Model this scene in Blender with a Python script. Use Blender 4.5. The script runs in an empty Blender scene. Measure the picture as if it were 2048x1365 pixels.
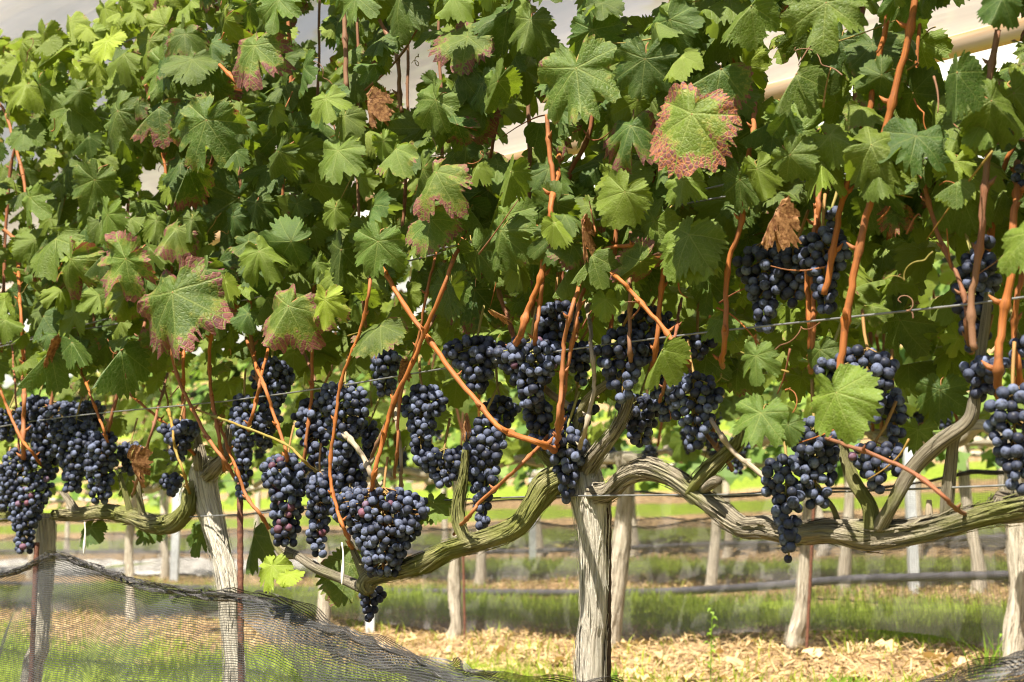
import bpy, math, random
import numpy as np
from mathutils import Vector, Matrix, Quaternion

random.seed(11)
rng = np.random.default_rng(7)
scene = bpy.context.scene
col = scene.collection
RAD = math.radians

# ------------------------------------------------------------------ camera
EYE = Vector((0.0, -1.56, 0.95))
YAW, PITCH = RAD(43.2), math.atan(444 / 2844)
FPX = 2844.0                                    # focal length in photograph pixels (50 mm on a 36 mm frame)
fwd = Vector((-math.sin(YAW) * math.cos(PITCH), math.cos(YAW) * math.cos(PITCH), math.sin(PITCH)))
right = Vector((math.cos(YAW), math.sin(YAW), 0.0))
up = right.cross(fwd)
cam_data = bpy.data.cameras.new("camera")
cam = bpy.data.objects.new("camera", cam_data)
col.objects.link(cam)
cam.matrix_world = Matrix((
    (right.x, up.x, -fwd.x, EYE.x), (right.y, up.y, -fwd.y, EYE.y), (right.z, up.z, -fwd.z, EYE.z), (0, 0, 0, 1)))
cam_data.sensor_width = 36.0
cam_data.lens = 50.0
cam_data.clip_start = 0.05
cam_data.clip_end = 500.0
cam_data.dof.use_dof = True
cam_data.dof.focus_distance = 2.08
cam_data.dof.aperture_fstop = 8.5
scene.camera = cam

# ------------------------------------------------------------------ sky, sun, exposure
SUN_DIR = Vector((0.15, -0.50, 0.85)).normalized()          # towards the sun
world = bpy.data.worlds.new("World")
scene.world = world
world.use_nodes = True
wn = world.node_tree
sky = wn.nodes.new("ShaderNodeTexSky")
sky.sky_type = 'NISHITA'
sky.sun_disc = False
sky.sun_elevation = math.asin(SUN_DIR.z)
sky.sun_rotation = math.atan2(SUN_DIR.x, SUN_DIR.y)
sky.dust_density = 2.0
bg = wn.nodes["Background"]
bg.inputs["Strength"].default_value = 0.05
wn.links.new(sky.outputs[0], bg.inputs[0])
sun_data = bpy.data.lights.new("sun", 'SUN')
sun_data.energy = 5.0
sun_data.angle = RAD(0.5)
sun_data.color = (1.0, 0.93, 0.80)
sun = bpy.data.objects.new("sun", sun_data)
col.objects.link(sun)
sun.rotation_mode = 'QUATERNION'
sun.rotation_quaternion = SUN_DIR.to_track_quat('Z', 'Y')
scene.view_settings.view_transform = 'Standard'
scene.view_settings.look = 'None'
scene.view_settings.exposure = 1.8
scene.view_settings.gamma = 1.0
scene.view_settings.use_curve_mapping = False
scene.render.engine = 'CYCLES'
scene.cycles.use_denoising = True
scene.cycles.max_bounces = 8
scene.cycles.diffuse_bounces = 2
scene.cycles.filter_width = 1.1
scene.cycles.transmission_bounces = 6
scene.cycles.transparent_max_bounces = 14

# ------------------------------------------------------------------ projection helpers (place a point of a row by what the photograph shows of it)
def ray(px, py):
    return fwd * FPX + right * (px - 1024) - up * (py - 682.5)

def at(px, py, v):
    d = ray(px, py)
    return EYE + d * ((v - EYE.y) / d.y)

def scale_at(p):
    return FPX / max((p - EYE).dot(fwd), 0.05)

def project(p):
    q = p - EYE
    z = q.dot(fwd)
    if z < 0.05:
        return None
    return 1024 + FPX * q.dot(right) / z, 682.5 - FPX * q.dot(up) / z

HV = [-4, 0, 2.4, 4.8, 7.2, 12, 20, 40, 90, 200]
HZ = [-1.0, -.56, -.30, -.14, .05, .75, 2.4, 8.5, 24, 40]
def ground_z(x, v):
    w = float(np.interp(v, HV, HZ))
    return EYE.z + w + .018 * math.sin(x * 3.1 + v * 1.3) * math.sin(v * 4.0 + x) + .012 * math.sin(x * 7.7 - v * 5.1)

# ------------------------------------------------------------------ node helpers
class NT:
    def __init__(self, name):
        self.m = bpy.data.materials.new(name)
        self.m.use_nodes = True
        self.t = self.m.node_tree
        self.t.nodes.clear()
        self.out = self.t.nodes.new("ShaderNodeOutputMaterial")
    def n(self, typ, **kw):
        nd = self.t.nodes.new(typ)
        for k, v in kw.items():
            setattr(nd, k, v)
        return nd
    def put(self, sock, val):
        if hasattr(val, "links") or isinstance(val, bpy.types.NodeSocket):
            self.t.links.new(val, sock)
        elif isinstance(val, (tuple, list)) and len(val) == 3 and sock.type == 'RGBA':
            sock.default_value = (*val, 1)
        else:
            sock.default_value = val
    def math(self, op, a, b=0.0, c=None, clamp=False):
        nd = self.n("ShaderNodeMath", operation=op, use_clamp=clamp)
        self.put(nd.inputs[0], a); self.put(nd.inputs[1], b)
        if c is not None:
            self.put(nd.inputs[2], c)
        return nd.outputs[0]
    def smooth(self, x, a, b, lo=0.0, hi=1.0):
        nd = self.n("ShaderNodeMapRange", interpolation_type='SMOOTHSTEP')
        self.put(nd.inputs[0], x); self.put(nd.inputs[1], a); self.put(nd.inputs[2], b)
        self.put(nd.inputs[3], lo); self.put(nd.inputs[4], hi)
        return nd.outputs[0]
    def mix(self, f, a, b, blend='MIX'):
        nd = self.n("ShaderNodeMix", data_type='RGBA', blend_type=blend)
        self.put(nd.inputs[0], f); self.put(nd.inputs[6], a); self.put(nd.inputs[7], b)
        return nd.outputs[2]
    def noise(self, vec, scale, detail=3.0, rough=.55, dist=0.0):
        nd = self.n("ShaderNodeTexNoise")
        if vec is not None:
            self.put(nd.inputs["Vector"], vec)
        nd.inputs["Scale"].default_value = scale
        nd.inputs["Detail"].default_value = detail
        nd.inputs["Roughness"].default_value = rough
        nd.inputs["Distortion"].default_value = dist
        return nd.outputs[0]
    def coord(self, which="Object"):
        return self.n("ShaderNodeTexCoord").outputs[which]
    def mapping(self, vec, scale=(1, 1, 1), loc=(0, 0, 0)):
        nd = self.n("ShaderNodeMapping")
        self.put(nd.inputs[0], vec)
        nd.inputs[1].default_value = loc
        nd.inputs[3].default_value = scale
        return nd.outputs[0]
    def bump(self, h, strength, dist=.01):
        nd = self.n("ShaderNodeBump")
        self.put(nd.inputs["Height"], h)
        nd.inputs["Strength"].default_value = strength
        nd.inputs["Distance"].default_value = dist
        return nd.outputs[0]
    def bsdf(self, color, rough=.6, spec=.4, normal=None, metal=0.0):
        nd = self.n("ShaderNodeBsdfPrincipled")
        self.put(nd.inputs["Base Color"], color)
        self.put(nd.inputs["Roughness"], rough)
        self.put(nd.inputs["Specular IOR Level"], spec)
        self.put(nd.inputs["Metallic"], metal)
        if normal is not None:
            self.t.links.new(normal, nd.inputs["Normal"])
        return nd.outputs[0]
    def shader_mix(self, f, a, b):
        nd = self.n("ShaderNodeMixShader")
        self.put(nd.inputs[0], f)
        self.t.links.new(a, nd.inputs[1]); self.t.links.new(b, nd.inputs[2])
        return nd.outputs[0]
    def done(self, sh):
        self.t.links.new(sh, self.out.inputs[0])
        return self.m

# ------------------------------------------------------------------ materials
def leaf_material(name, dry=False, joined=False):
    k = NT(name)
    uv = k.n("ShaderNodeUVMap", uv_map="vein").outputs[0]
    sp = k.n("ShaderNodeSeparateXYZ"); k.put(sp.inputs[0], uv)
    t, d = sp.outputs[0], sp.outputs[1]
    rho = k.n("ShaderNodeAttribute", attribute_name="rho").outputs["Fac"]
    oi = k.n("ShaderNodeObjectInfo")
    oc = k.n("ShaderNodeSeparateColor"); k.put(oc.inputs[0], oi.outputs["Color"])
    red, yel, val = oc.outputs[0], oc.outputs[1], oc.outputs[2]
    rnd = oi.outputs["Random"]
    co = k.coord("Object")
    if joined:
        k.put(oc.inputs[0], k.n("ShaderNodeAttribute", attribute_name="tint").outputs["Color"])
        rnd = k.n("ShaderNodeAttribute", attribute_name="leaf_random").outputs["Fac"]
        co = k.n("ShaderNodeAttribute", attribute_name="leaf_position").outputs["Vector"]
    sh = k.n("ShaderNodeVectorMath", operation='ADD'); k.put(sh.inputs[0], co)
    cx = k.n("ShaderNodeCombineXYZ"); k.put(cx.inputs[2], k.math('MULTIPLY', rnd, 37.0)); k.put(sh.inputs[1], cx.outputs[0])
    vec = sh.outputs[0]
    ad = k.math('ABSOLUTE', d)
    wid = k.math('SUBTRACT', .024, k.math('MULTIPLY', t, .017))
    main = k.smooth(ad, k.math('MULTIPLY', wid, .35), wid, 1.0, 0.0)
    q = k.math('FRACT', k.math('MULTIPLY', k.math('SUBTRACT', k.math('SUBTRACT', t, k.math('MULTIPLY', ad, 0.75)), k.math('MULTIPLY', k.math('MULTIPLY', ad, ad), .6)), 7.0))
    sec = k.smooth(k.math('ABSOLUTE', k.math('SUBTRACT', q, .5)), .03, .10, 1.0, 0.0)
    vein = k.math('MAXIMUM', main, k.math('MULTIPLY', sec, .55))
    vo = k.n("ShaderNodeTexVoronoi", feature='DISTANCE_TO_EDGE'); k.put(vo.inputs["Vector"], vec); vo.inputs["Scale"].default_value = 15.0
    cell = k.smooth(vo.outputs["Distance"], 0.0, .16)
    n1 = k.noise(vec, 2.3, 3)
    n2 = k.noise(vec, 9.0, 3)
    g_dark, g_mid, g_yel = (.017, .043, .006), (.060, .097, .013), (.175, .225, .015)
    base = k.mix(k.math('ADD', k.math('MULTIPLY', rnd, .55), k.math('MULTIPLY', k.smooth(n1, .3, .7), .45)), g_dark, g_mid)
    hue = k.math('FRACT', k.math('MULTIPLY', rnd, 17.3))
    base = k.mix(1.0, base, k.mix(hue, (.78, 1.0, 1.10), (1.18, 1.02, .80)), 'MULTIPLY')
    base = k.mix(yel, base, g_yel)
    base = k.mix(k.math('MULTIPLY', vein, .42), base, (.18, .21, .06))
    base = k.mix(k.math('MULTIPLY', k.math('SUBTRACT', 1.0, cell), .14), base, (.16, .19, .05))
    base = k.mix(k.math('MULTIPLY', k.smooth(n2, .42, .75), .16), base, (.15, .16, .08))           # dusty bloom
    # autumn patches between the veins, strongest along the margin
    s = k.math('ADD', rho, k.math('MULTIPLY', k.math('SUBTRACT', n1, .5), 1.2))
    s = k.math('ADD', s, k.math('MULTIPLY', k.math('SUBTRACT', n2, .5), .8))
    s = k.math('SUBTRACT', s, k.math('MULTIPLY', vein, .55))
    s = k.math('SUBTRACT', s, k.math('MULTIPLY', k.math('SUBTRACT', 1.0, cell), .10))
    thr = k.math('SUBTRACT', 1.42, k.math('MULTIPLY', red, .95))
    rm = k.smooth(s, thr, k.math('ADD', thr, .14))
    rm = k.math('MULTIPLY', rm, k.smooth(red, .02, .10))
    purple = k.mix(k.smooth(n2, .35, .7), (.075, .028, .034), (.16, .065, .062))
    orange = k.mix(k.math('MULTIPLY', k.math('ADD', k.math('MULTIPLY', vein, .6), k.math('MULTIPLY', k.math('SUBTRACT', 1.0, cell), .75), clamp=True), k.smooth(red, .78, 1.0, .12, 1.0)), purple, (.50, .20, .03))
    halo = k.smooth(s, k.math('SUBTRACT', thr, .16), thr)
    base = k.mix(k.math('MULTIPLY', k.math('MULTIPLY', halo, k.smooth(red, .02, .1)), .5), base, (.20, .20, .04))
    base = k.mix(rm, base, orange)
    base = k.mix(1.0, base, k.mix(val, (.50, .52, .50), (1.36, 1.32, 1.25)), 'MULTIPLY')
    if dry:
        base = k.mix(k.smooth(n2, .3, .7), (.11, .042, .016), (.36, .19, .08))
    geo = k.n("ShaderNodeNewGeometry")
    under = k.mix(.55, base, (.14, .19, .085)) if not dry else base
    colr = k.mix(geo.outputs["Backfacing"], base, under)
    h = k.math('ADD', k.math('MULTIPLY', vein, -1.0), k.math('MULTIPLY', cell, .45))
    h = k.math('ADD', h, k.math('MULTIPLY', n2, .5))
    nrm = k.bump(h, .30, .012)
    p = k.bsdf(colr, k.smooth(n2, .2, .8, .48, .66), .22, nrm)
    tr = k.n("ShaderNodeBsdfTranslucent")
    tc = k.mix(rm if not dry else 0.0, (.34, .46, .02), (.40, .11, .03)) if not dry else (.3, .14, .05)
    tcol = k.mix(.60, k.mix(1.0, colr, (2.6, 2.6, 1.6), 'MULTIPLY'), tc)
    k.put(tr.inputs[0], tcol)
    return k.done(k.shader_mix(.24, p, tr.outputs[0]))

def bark_material(name, c0, c1, c2, moss=0.3, stretch=5.0, strength=1.0, crevice_shade=.9):
    k = NT(name)
    uv = k.n("ShaderNodeUVMap", uv_map="UVMap").outputs[0]
    oi = k.n("ShaderNodeObjectInfo").outputs["Random"]
    v1 = k.mapping(uv, (30, stretch * 2.2, 1))
    a = k.noise(v1, 1.0, 6, .62, .6)
    b = k.noise(k.mapping(uv, (85, stretch * 5.0, 1)), 1.0, 4, .65, .5)
    co = k.coord("Object")
    c = k.noise(co, 16, 4)
    mo = k.noise(co, 9, 4, .6)
    base = k.mix(k.smooth(a, .34, .66), c0, c1)
    base = k.mix(k.math('MULTIPLY', k.smooth(b, .5, .72), .7), base, c2)
    base = k.mix(k.math('MULTIPLY', k.smooth(a, .47, .33), crevice_shade), base, (.035, .027, .019))  # shade in the bark's creases put into the colour
    if moss > 0:
        base = k.mix(k.math('MULTIPLY', k.smooth(mo, .72 - moss * .5, .86 - moss * .3), .75), base, (.17, .19, .035))
        base = k.mix(k.math('MULTIPLY', k.smooth(c, .62, .72), .35), base, (.34, .34, .28))
    h = k.math('ADD', a, k.math('MULTIPLY', b, .8))
    return k.done(k.bsdf(base, .9, .12, k.bump(h, strength, .010)))

def cane_material(name, c0, c1, c2):
    k = NT(name)
    uv = k.n("ShaderNodeUVMap", uv_map="UVMap").outputs[0]
    a = k.noise(k.mapping(uv, (12, 18, 1)), 1.0, 5, .65)
    c = k.noise(k.coord("Object"), 9, 3)
    r = k.n("ShaderNodeObjectInfo").outputs["Random"]
    base = k.mix(k.smooth(a, .3, .7), c0, c1)
    base = k.mix(k.math('MULTIPLY', k.smooth(k.math('ADD', c, k.math('MULTIPLY', r, .35)), .5, .85), .8), base, c2)
    base = k.mix(k.math('MULTIPLY', k.smooth(k.noise(k.coord('Object'), 60, 3), .55, .7), .45), base, (.07, .035, .02))
    return k.done(k.bsdf(base, .62, .25, k.bump(a, .45, .003)))

def grape_material(name, joined=False):
    k = NT(name)
    co = k.coord("Object")
    r = k.n("ShaderNodeObjectInfo").outputs["Random"]
    if joined:
        co = k.mapping(co, (130, 130, 130))
        r = k.n("ShaderNodeNewGeometry").outputs["Random Per Island"]
    oc = k.n("ShaderNodeSeparateColor"); k.put(oc.inputs[0], k.n("ShaderNodeObjectInfo").outputs["Color"])
    sh = k.n("ShaderNodeVectorMath", operation='ADD'); k.put(sh.inputs[0], co)
    cx = k.n("ShaderNodeCombineXYZ"); k.put(cx.inputs[0], k.math('MULTIPLY', r, 91.0)); k.put(sh.inputs[1], cx.outputs[0])
    n1 = k.noise(sh.outputs[0], 1.1, 4, .6)
    n2 = k.noise(sh.outputs[0], 7.0, 3, .6)
    f = k.math('ADD', k.smooth(n1, .28, .62), k.math('MULTIPLY', k.math('SUBTRACT', n2, .5), .5))
    f = k.math('MULTIPLY', f, k.smooth(r, -.2, 1.0, .35, 1.0), clamp=True)
    bloom = k.mix(r, (.036, .044, .080), (.115, .135, .21))
    c = k.mix(f, (.010, .010, .015), bloom)
    if not joined:
        c = k.mix(k.math('MULTIPLY', oc.outputs[0], .7), c, (.15, .045, .06))
    c = k.mix(k.math('MULTIPLY', k.smooth(n2, .66, .74), .5), c, (.02, .018, .018))
    return k.done(k.bsdf(c, k.smooth(f, 0, 1, .45, .8), .17))

def plain(name, c0, c1, scale=8, rough=.7, spec=.3, metal=0.0, bump=.2, stretch=(1, 1, 1)):
    k = NT(name)
    a = k.noise(k.mapping(k.coord("Object"), stretch), scale, 5, .6)
    return k.done(k.bsdf(k.mix(k.smooth(a, .3, .7), c0, c1), rough, spec, k.bump(a, bump, .004), metal))

def net_material(name, thread=(.035, .035, .036), pitch=.0045, weight=.30, dense=0.0):
    k = NT(name)
    uv = k.n("ShaderNodeUVMap", uv_map="UVMap").outputs[0]
    wob = k.n("ShaderNodeTexNoise"); k.put(wob.inputs["Vector"], uv); wob.inputs["Scale"].default_value = 9.0; wob.inputs["Detail"].default_value = 3
    va = k.n("ShaderNodeVectorMath", operation='MULTIPLY_ADD'); k.put(va.inputs[0], wob.outputs["Color"]); va.inputs[1].default_value = (.022, .022, 0); k.put(va.inputs[2], uv)
    sp = k.n("ShaderNodeSeparateXYZ"); k.put(sp.inputs[0], va.outputs[0])
    def line(c, p, w):
        f = k.math('ABSOLUTE', k.math('SUBTRACT', k.math('FRACT', k.math('DIVIDE', c, p)), .5))
        return k.smooth(f, w * .5, w * .5 + .10, 1.0, 0.0)
    n = k.noise(uv, 5.0, 3)
    m = k.math('MAXIMUM', line(sp.outputs[1], pitch, weight), k.math('MULTIPLY', line(sp.outputs[0], pitch * 1.5, weight * .5), .45))
    m = k.math('MULTIPLY', m, k.smooth(n, .25, .6, .55, 1.0))
    m = k.math('ADD', m, k.math('ADD', dense, k.math('MULTIPLY', k.smooth(n, .45, .75), .12)), clamp=True)
    speck = k.smooth(k.noise(uv, 420.0, 1), .66, .72)  # grey highlights of the threads painted as pale specks
    c = k.mix(k.math('MULTIPLY', speck, .55), thread, (.34, .33, .31))
    tr = k.n("ShaderNodeBsdfTransparent")
    return k.done(k.shader_mix(m, tr.outputs[0], k.bsdf(c, .55, .5)))

def film_material(name, clear=.26, tint=(.84, .73, .63), streak=(2, 30, 2)):
    k = NT(name)
    uv = k.n("ShaderNodeUVMap", uv_map="UVMap").outputs[0]
    n1 = k.noise(k.mapping(uv, (.9, 7, 1)), 2.0, 4, .6, .4)
    n2 = k.noise(k.mapping(uv, (.35, 26, 1)), 2.0, 3, .5)
    tr = k.n("ShaderNodeBsdfTransparent"); tr.inputs[0].default_value = (.94, .95, .93, 1)
    tl = k.n("ShaderNodeBsdfTranslucent"); k.put(tl.inputs[0], k.mix(n1, tint, tuple(min(1, x * 1.12) for x in tint)))
    nrm = k.bump(k.math('ADD', n1, k.math('MULTIPLY', n2, .3)), .08, .02)
    k.t.links.new(nrm, tl.inputs[1])
    body = k.shader_mix(.25, tl.outputs[0], k.bsdf(tint, .5, .3, nrm))
    f = k.math('ADD', 1.0 - clear, k.math('MULTIPLY', k.math('SUBTRACT', n2, .5), .28), clamp=True)
    return k.done(k.shader_mix(f, tr.outputs[0], body))

def ground_material():
    k = NT("soil_grass_straw")
    co = k.coord("Object")
    sp = k.n("ShaderNodeSeparateXYZ"); k.put(sp.inputs[0], co)
    y = sp.outputs[1]
    f = k.math('FRACT', k.math('ADD', k.math('DIVIDE', y, 2.4), .5))
    d = k.math('MULTIPLY', k.math('ABSOLUTE', k.math('SUBTRACT', f, .5)), 2.4)
    n1 = k.noise(co, 2.2, 4, .6)
    n2 = k.noise(co, 26, 5, .65)
    n3 = k.noise(k.mapping(co, (60, 60, 60)), 1.0, 3, .7)
    straw = k.mix(k.smooth(n2, .35, .65), (.085, .048, .026), (.42, .28, .14))
    straw = k.mix(k.math('MULTIPLY', k.smooth(n3, .5, .7), .7), straw, (.55, .42, .24))
    straw = k.mix(k.math('MULTIPLY', k.smooth(n1, .55, .8), .4), straw, (.30, .12, .06))
    grass = k.mix(k.smooth(n2, .3, .7), (.105, .155, .014), (.22, .28, .03))
    grass = k.mix(k.math('MULTIPLY', k.smooth(n1, .5, .75), .35), grass, (.25, .24, .07))
    m = k.smooth(k.math('ADD', k.math('ADD', d, k.math('MULTIPLY', k.math('SUBTRACT', n1, .5), 1.0)), k.math('MULTIPLY', k.math('SUBTRACT', n2, .5), .5)), .44, .72)
    c = k.mix(m, straw, grass)
    h = k.math('ADD', n2, k.math('MULTIPLY', n3, .6))
    return k.done(k.bsdf(c, .9, .1, k.bump(h, .9, .03)))

MAT = {}
MAT['leaf'] = leaf_material("vine_leaf")
MAT['leaf_joined'] = leaf_material("vine_leaf_mass", joined=True)
MAT['dry_leaf'] = leaf_material("dry_vine_leaf", dry=True)
MAT['petiole'] = cane_material("leaf_stalk", (.20, .12, .035), (.30, .075, .045), (.22, .24, .05))
MAT['bark'] = bark_material("vine_bark", (.20, .165, .115), (.40, .35, .26), (.54, .48, .37), .46)
MAT['bark_trunk'] = bark_material("stem_bark", (.48, .43, .34), (.67, .62, .51), (.74, .70, .60), .15, crevice_shade=.40)  # lit copy of vine_bark: sunlight on the stems put into the colour
MAT['bark_moss'] = bark_material("mossy_bark", (.19, .16, .09), (.36, .325, .18), (.46, .42, .25), .74)
MAT['bark_pale'] = bark_material("pale_bark", (.38, .32, .24), (.58, .52, .42), (.68, .63, .54), .05, strength=.9, crevice_shade=.6)
MAT['cane'] = cane_material("orange_cane", (.17, .050, .012), (.36, .120, .022), (.22, .085, .032))
MAT['cane_dark'] = cane_material("brown_cane", (.13, .045, .022), (.24, .085, .035), (.16, .09, .05))
MAT['cane_grey'] = cane_material("grey_cane", (.18, .145, .10), (.31, .26, .19), (.23, .17, .11))
MAT['cane_green'] = cane_material("olive_cane", (.20, .12, .025), (.27, .15, .03), (.17, .16, .035))
MAT['grape'] = grape_material("black_grape")
MAT['grape_joined'] = grape_material("black_grape_joined", True)
MAT['rachis'] = cane_material("bunch_stem", (.22, .09, .035), (.26, .17, .05), (.20, .22, .06))
MAT['rust'] = plain("rusty_rod", (.065, .028, .020), (.16, .070, .042), 160, .85, .2)
MAT['dark_rod'] = plain("dark_rod", (.03, .022, .018), (.07, .045, .03), 120, .8, .2)
MAT['zinc'] = plain("galvanised_post", (.46, .48, .50), (.64, .66, .68), 30, .45, .5, .35, .05)
MAT['wire'] = plain("steel_wire", (.12, .12, .12), (.24, .24, .24), 60, .4, .5, .5, .05)
MAT['pipe'] = plain("black_pipe", (.040, .038, .044), (.085, .08, .09), 14, .42, .5, 0, .05)
MAT['rope'] = plain("net_edge", (.020, .020, .022), (.06, .058, .056), 90, .8, .2)
MAT['net'] = net_material("black_net", pitch=.0040, weight=.23, dense=.12)
MAT['net_far'] = net_material("far_net", (.15, .14, .135), .006, .20, .11)  # threads paler than black_net: their sunlit haze put into the colour
MAT['net_bundle'] = net_material("bundled_net", (.026, .023, .021), .0040, .30, .22)
MAT['film'] = film_material("plastic_film")
MAT['film_white'] = film_material("white_plastic_film", .45, (.90, .90, .88))
MAT['rust_pipe'] = plain("rust_stained_pipe", (.60, .33, .12), (.66, .52, .38), 9, .5, .4, 0, .05, (.3, 3, 3))
MAT['ground'] = ground_material()
MAT['tie'] = plain("pale_tie", (.55, .52, .46), (.75, .72, .66), 40, .6, .4)

def card_material(name, a, b, trans):
    k = NT(name)
    r = k.n("ShaderNodeNewGeometry").outputs["Random Per Island"]
    n = k.noise(k.coord("Object"), 2.0, 3)
    c = k.mix(k.math('ADD', k.math('MULTIPLY', r, .7), k.math('MULTIPLY', n, .3)), a, b)
    tl = k.n("ShaderNodeBsdfTranslucent"); k.put(tl.inputs[0], k.mix(1.0, c, (1.6, 1.8, 1.0), 'MULTIPLY'))
    return k.done(k.shader_mix(trans, k.bsdf(c, .6, .25), tl.outputs[0]))
MAT['grass'] = card_material("grass_blade", (.13, .185, .014), (.32, .38, .045), .35)
MAT['straw'] = card_material("straw_bits", (.09, .045, .022), (.54, .39, .20), .15)
MAT['weed'] = card_material("weed_leaf", (.09, .17, .02), (.22, .32, .04), .35)
MAT['wood'] = card_material("wood_foliage", (.018, .045, .012), (.06, .11, .025), .25)
MAT['far_leaf'] = card_material("far_vine_leaf", (.05, .11, .02), (.17, .24, .04), .35)
MAT['fallen'] = card_material("fallen_leaf", (.38, .20, .08), (.62, .46, .26), .1)

# ------------------------------------------------------------------ mesh helpers
def mesh(name, verts, faces, mats, smooth=True, mat_index=None, uv=None, uvname="UVMap"):
    me = bpy.data.meshes.new(name)
    me.from_pydata([tuple(v) for v in verts], [], faces)
    for m in (mats if isinstance(mats, (list, tuple)) else [mats]):
        me.materials.append(m)
    if mat_index is not None:
        me.polygons.foreach_set("material_index", mat_index)
    if smooth:
        me.polygons.foreach_set("use_smooth", [True] * len(me.polygons))
    if uv is not None:                                   # one uv for each face corner
        lay = me.uv_layers.new(name=uvname)
        lay.data.foreach_set("uv", np.asarray(uv, dtype=np.float32).ravel())
    me.update()
    return me

def link(name, me, parent=None, loc=(0, 0, 0), rot=None, scale=None):
    o = bpy.data.objects.new(name, me)
    col.objects.link(o)
    if parent is not None:
        o.parent = parent
    o.location = loc
    if rot is not None:
        o.rotation_mode = 'QUATERNION'
        o.rotation_quaternion = rot
    if scale is not None:
        o.scale = (scale,) * 3 if not isinstance(scale, (tuple, list)) else scale
    return o

def tag(o, label, cat=None, group=None, kind=None):
    if label: o["label"] = label
    if cat: o["category"] = cat
    if group: o["group"] = group
    if kind: o["kind"] = kind
    return o

def empty(name, loc):
    o = bpy.data.objects.new(name, None)
    col.objects.link(o)
    o.location = loc
    o.empty_display_size = .05
    return o

def smooth_path(pts, per=6):
    """Catmull-Rom through points that may carry a radius as last item"""
    P = np.asarray(pts, float)
    if len(P) < 3:
        t = np.linspace(0, 1, per * 2 + 1)[:, None]
        return P[0] * (1 - t) + P[-1] * t
    Q = np.vstack([2 * P[0] - P[1], P, 2 * P[-1] - P[-2]])
    out = []
    for i in range(1, len(Q) - 2):
        p0, p1, p2, p3 = Q[i - 1:i + 3]
        for t in np.linspace(0, 1, per, endpoint=False):
            out.append(.5 * ((2 * p1) + (-p0 + p2) * t + (2 * p0 - 5 * p1 + 4 * p2 - p3) * t ** 2 + (-p0 + 3 * p1 - 3 * p2 + p3) * t ** 3))
    out.append(Q[-2])
    return np.array(out)

def tube_data(path, sides=8, ridge=0.0, seed=0, caps=True):
    """path: rows x, y, z, radius"""
    r_ = np.random.default_rng(seed)
    P, R = path[:, :3], path[:, 3]
    T = np.gradient(P, axis=0)
    T /= np.linalg.norm(T, axis=1)[:, None] + 1e-9
    ref = np.array([0, 1.0, 0]) if abs(T[0][1]) < .9 else np.array([1.0, 0, 0])
    verts, uvs = [], []
    L = np.concatenate([[0], np.cumsum(np.linalg.norm(np.diff(P, axis=0), axis=1))])
    ks = r_.integers(3, 17, 7); ph = r_.uniform(0, 6.28, 7); tw = r_.uniform(-14, 14, 7); fr = r_.uniform(8, 40, 7); am = r_.uniform(.3, 1, 7) / 3.0
    ang = np.linspace(0, 2 * math.pi, sides, endpoint=False)
    n = ref
    for i in range(len(P)):
        n = n - T[i] * np.dot(n, T[i]); n /= np.linalg.norm(n) + 1e-9
        b = np.cross(T[i], n)
        rr = np.full(sides, R[i])
        if ridge > 0:
            w = sum(am[j] * np.sin(ks[j] * ang + ph[j] + tw[j] * L[i] + .9 * math.sin(fr[j] * L[i] + ph[j])) for j in range(7))
            rr = rr * (1 + ridge * (np.abs(w) * 1.6 - .5) + ridge * .6 * math.sin(L[i] * 31 + ph[0]) * np.sin(ang * 2 + ph[1]))
        for a_, q in zip(ang, rr):
            verts.append(P[i] + n * math.cos(a_) * q + b * math.sin(a_) * q)
    faces, uv = [], []
    for i in range(len(P) - 1):
        for j in range(sides):
            j2 = (j + 1) % sides
            faces.append((i * sides + j, i * sides + j2, (i + 1) * sides + j2, (i + 1) * sides + j))
            u0, u1 = j / sides, (j + 1) / sides
            uv += [(u0, L[i]), (u1, L[i]), (u1, L[i + 1]), (u0, L[i + 1])]
    if caps:
        for base, rev in ((0, True), ((len(P) - 1) * sides, False)):
            f = [base + j for j in range(sides)]
            faces.append(tuple(f[::-1]) if rev else tuple(f))
            uv += [(.1, .1)] * sides
    return verts, faces, uv

def merge(parts):
    V, F, U, M = [], [], [], []
    for p in parts:
        v, f, u = p[:3]
        mi = p[3] if len(p) > 3 else 0
        o = len(V)
        V += list(v); F += [tuple(i + o for i in q) for q in f]; U += list(u); M += [mi] * len(f)
    return V, F, U, M

def tube_obj(name, pts, mat, parent=None, origin=(0, 0, 0), sides=8, ridge=0.0, seed=0, per=6):
    path = smooth_path([(p[0] - origin[0], p[1] - origin[1], p[2] - origin[2], p[3]) for p in pts], per)
    v, f, u = tube_data(path, sides, ridge, seed)
    return link(name, mesh(name, v, f, mat, True, uv=u), parent)

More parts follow.
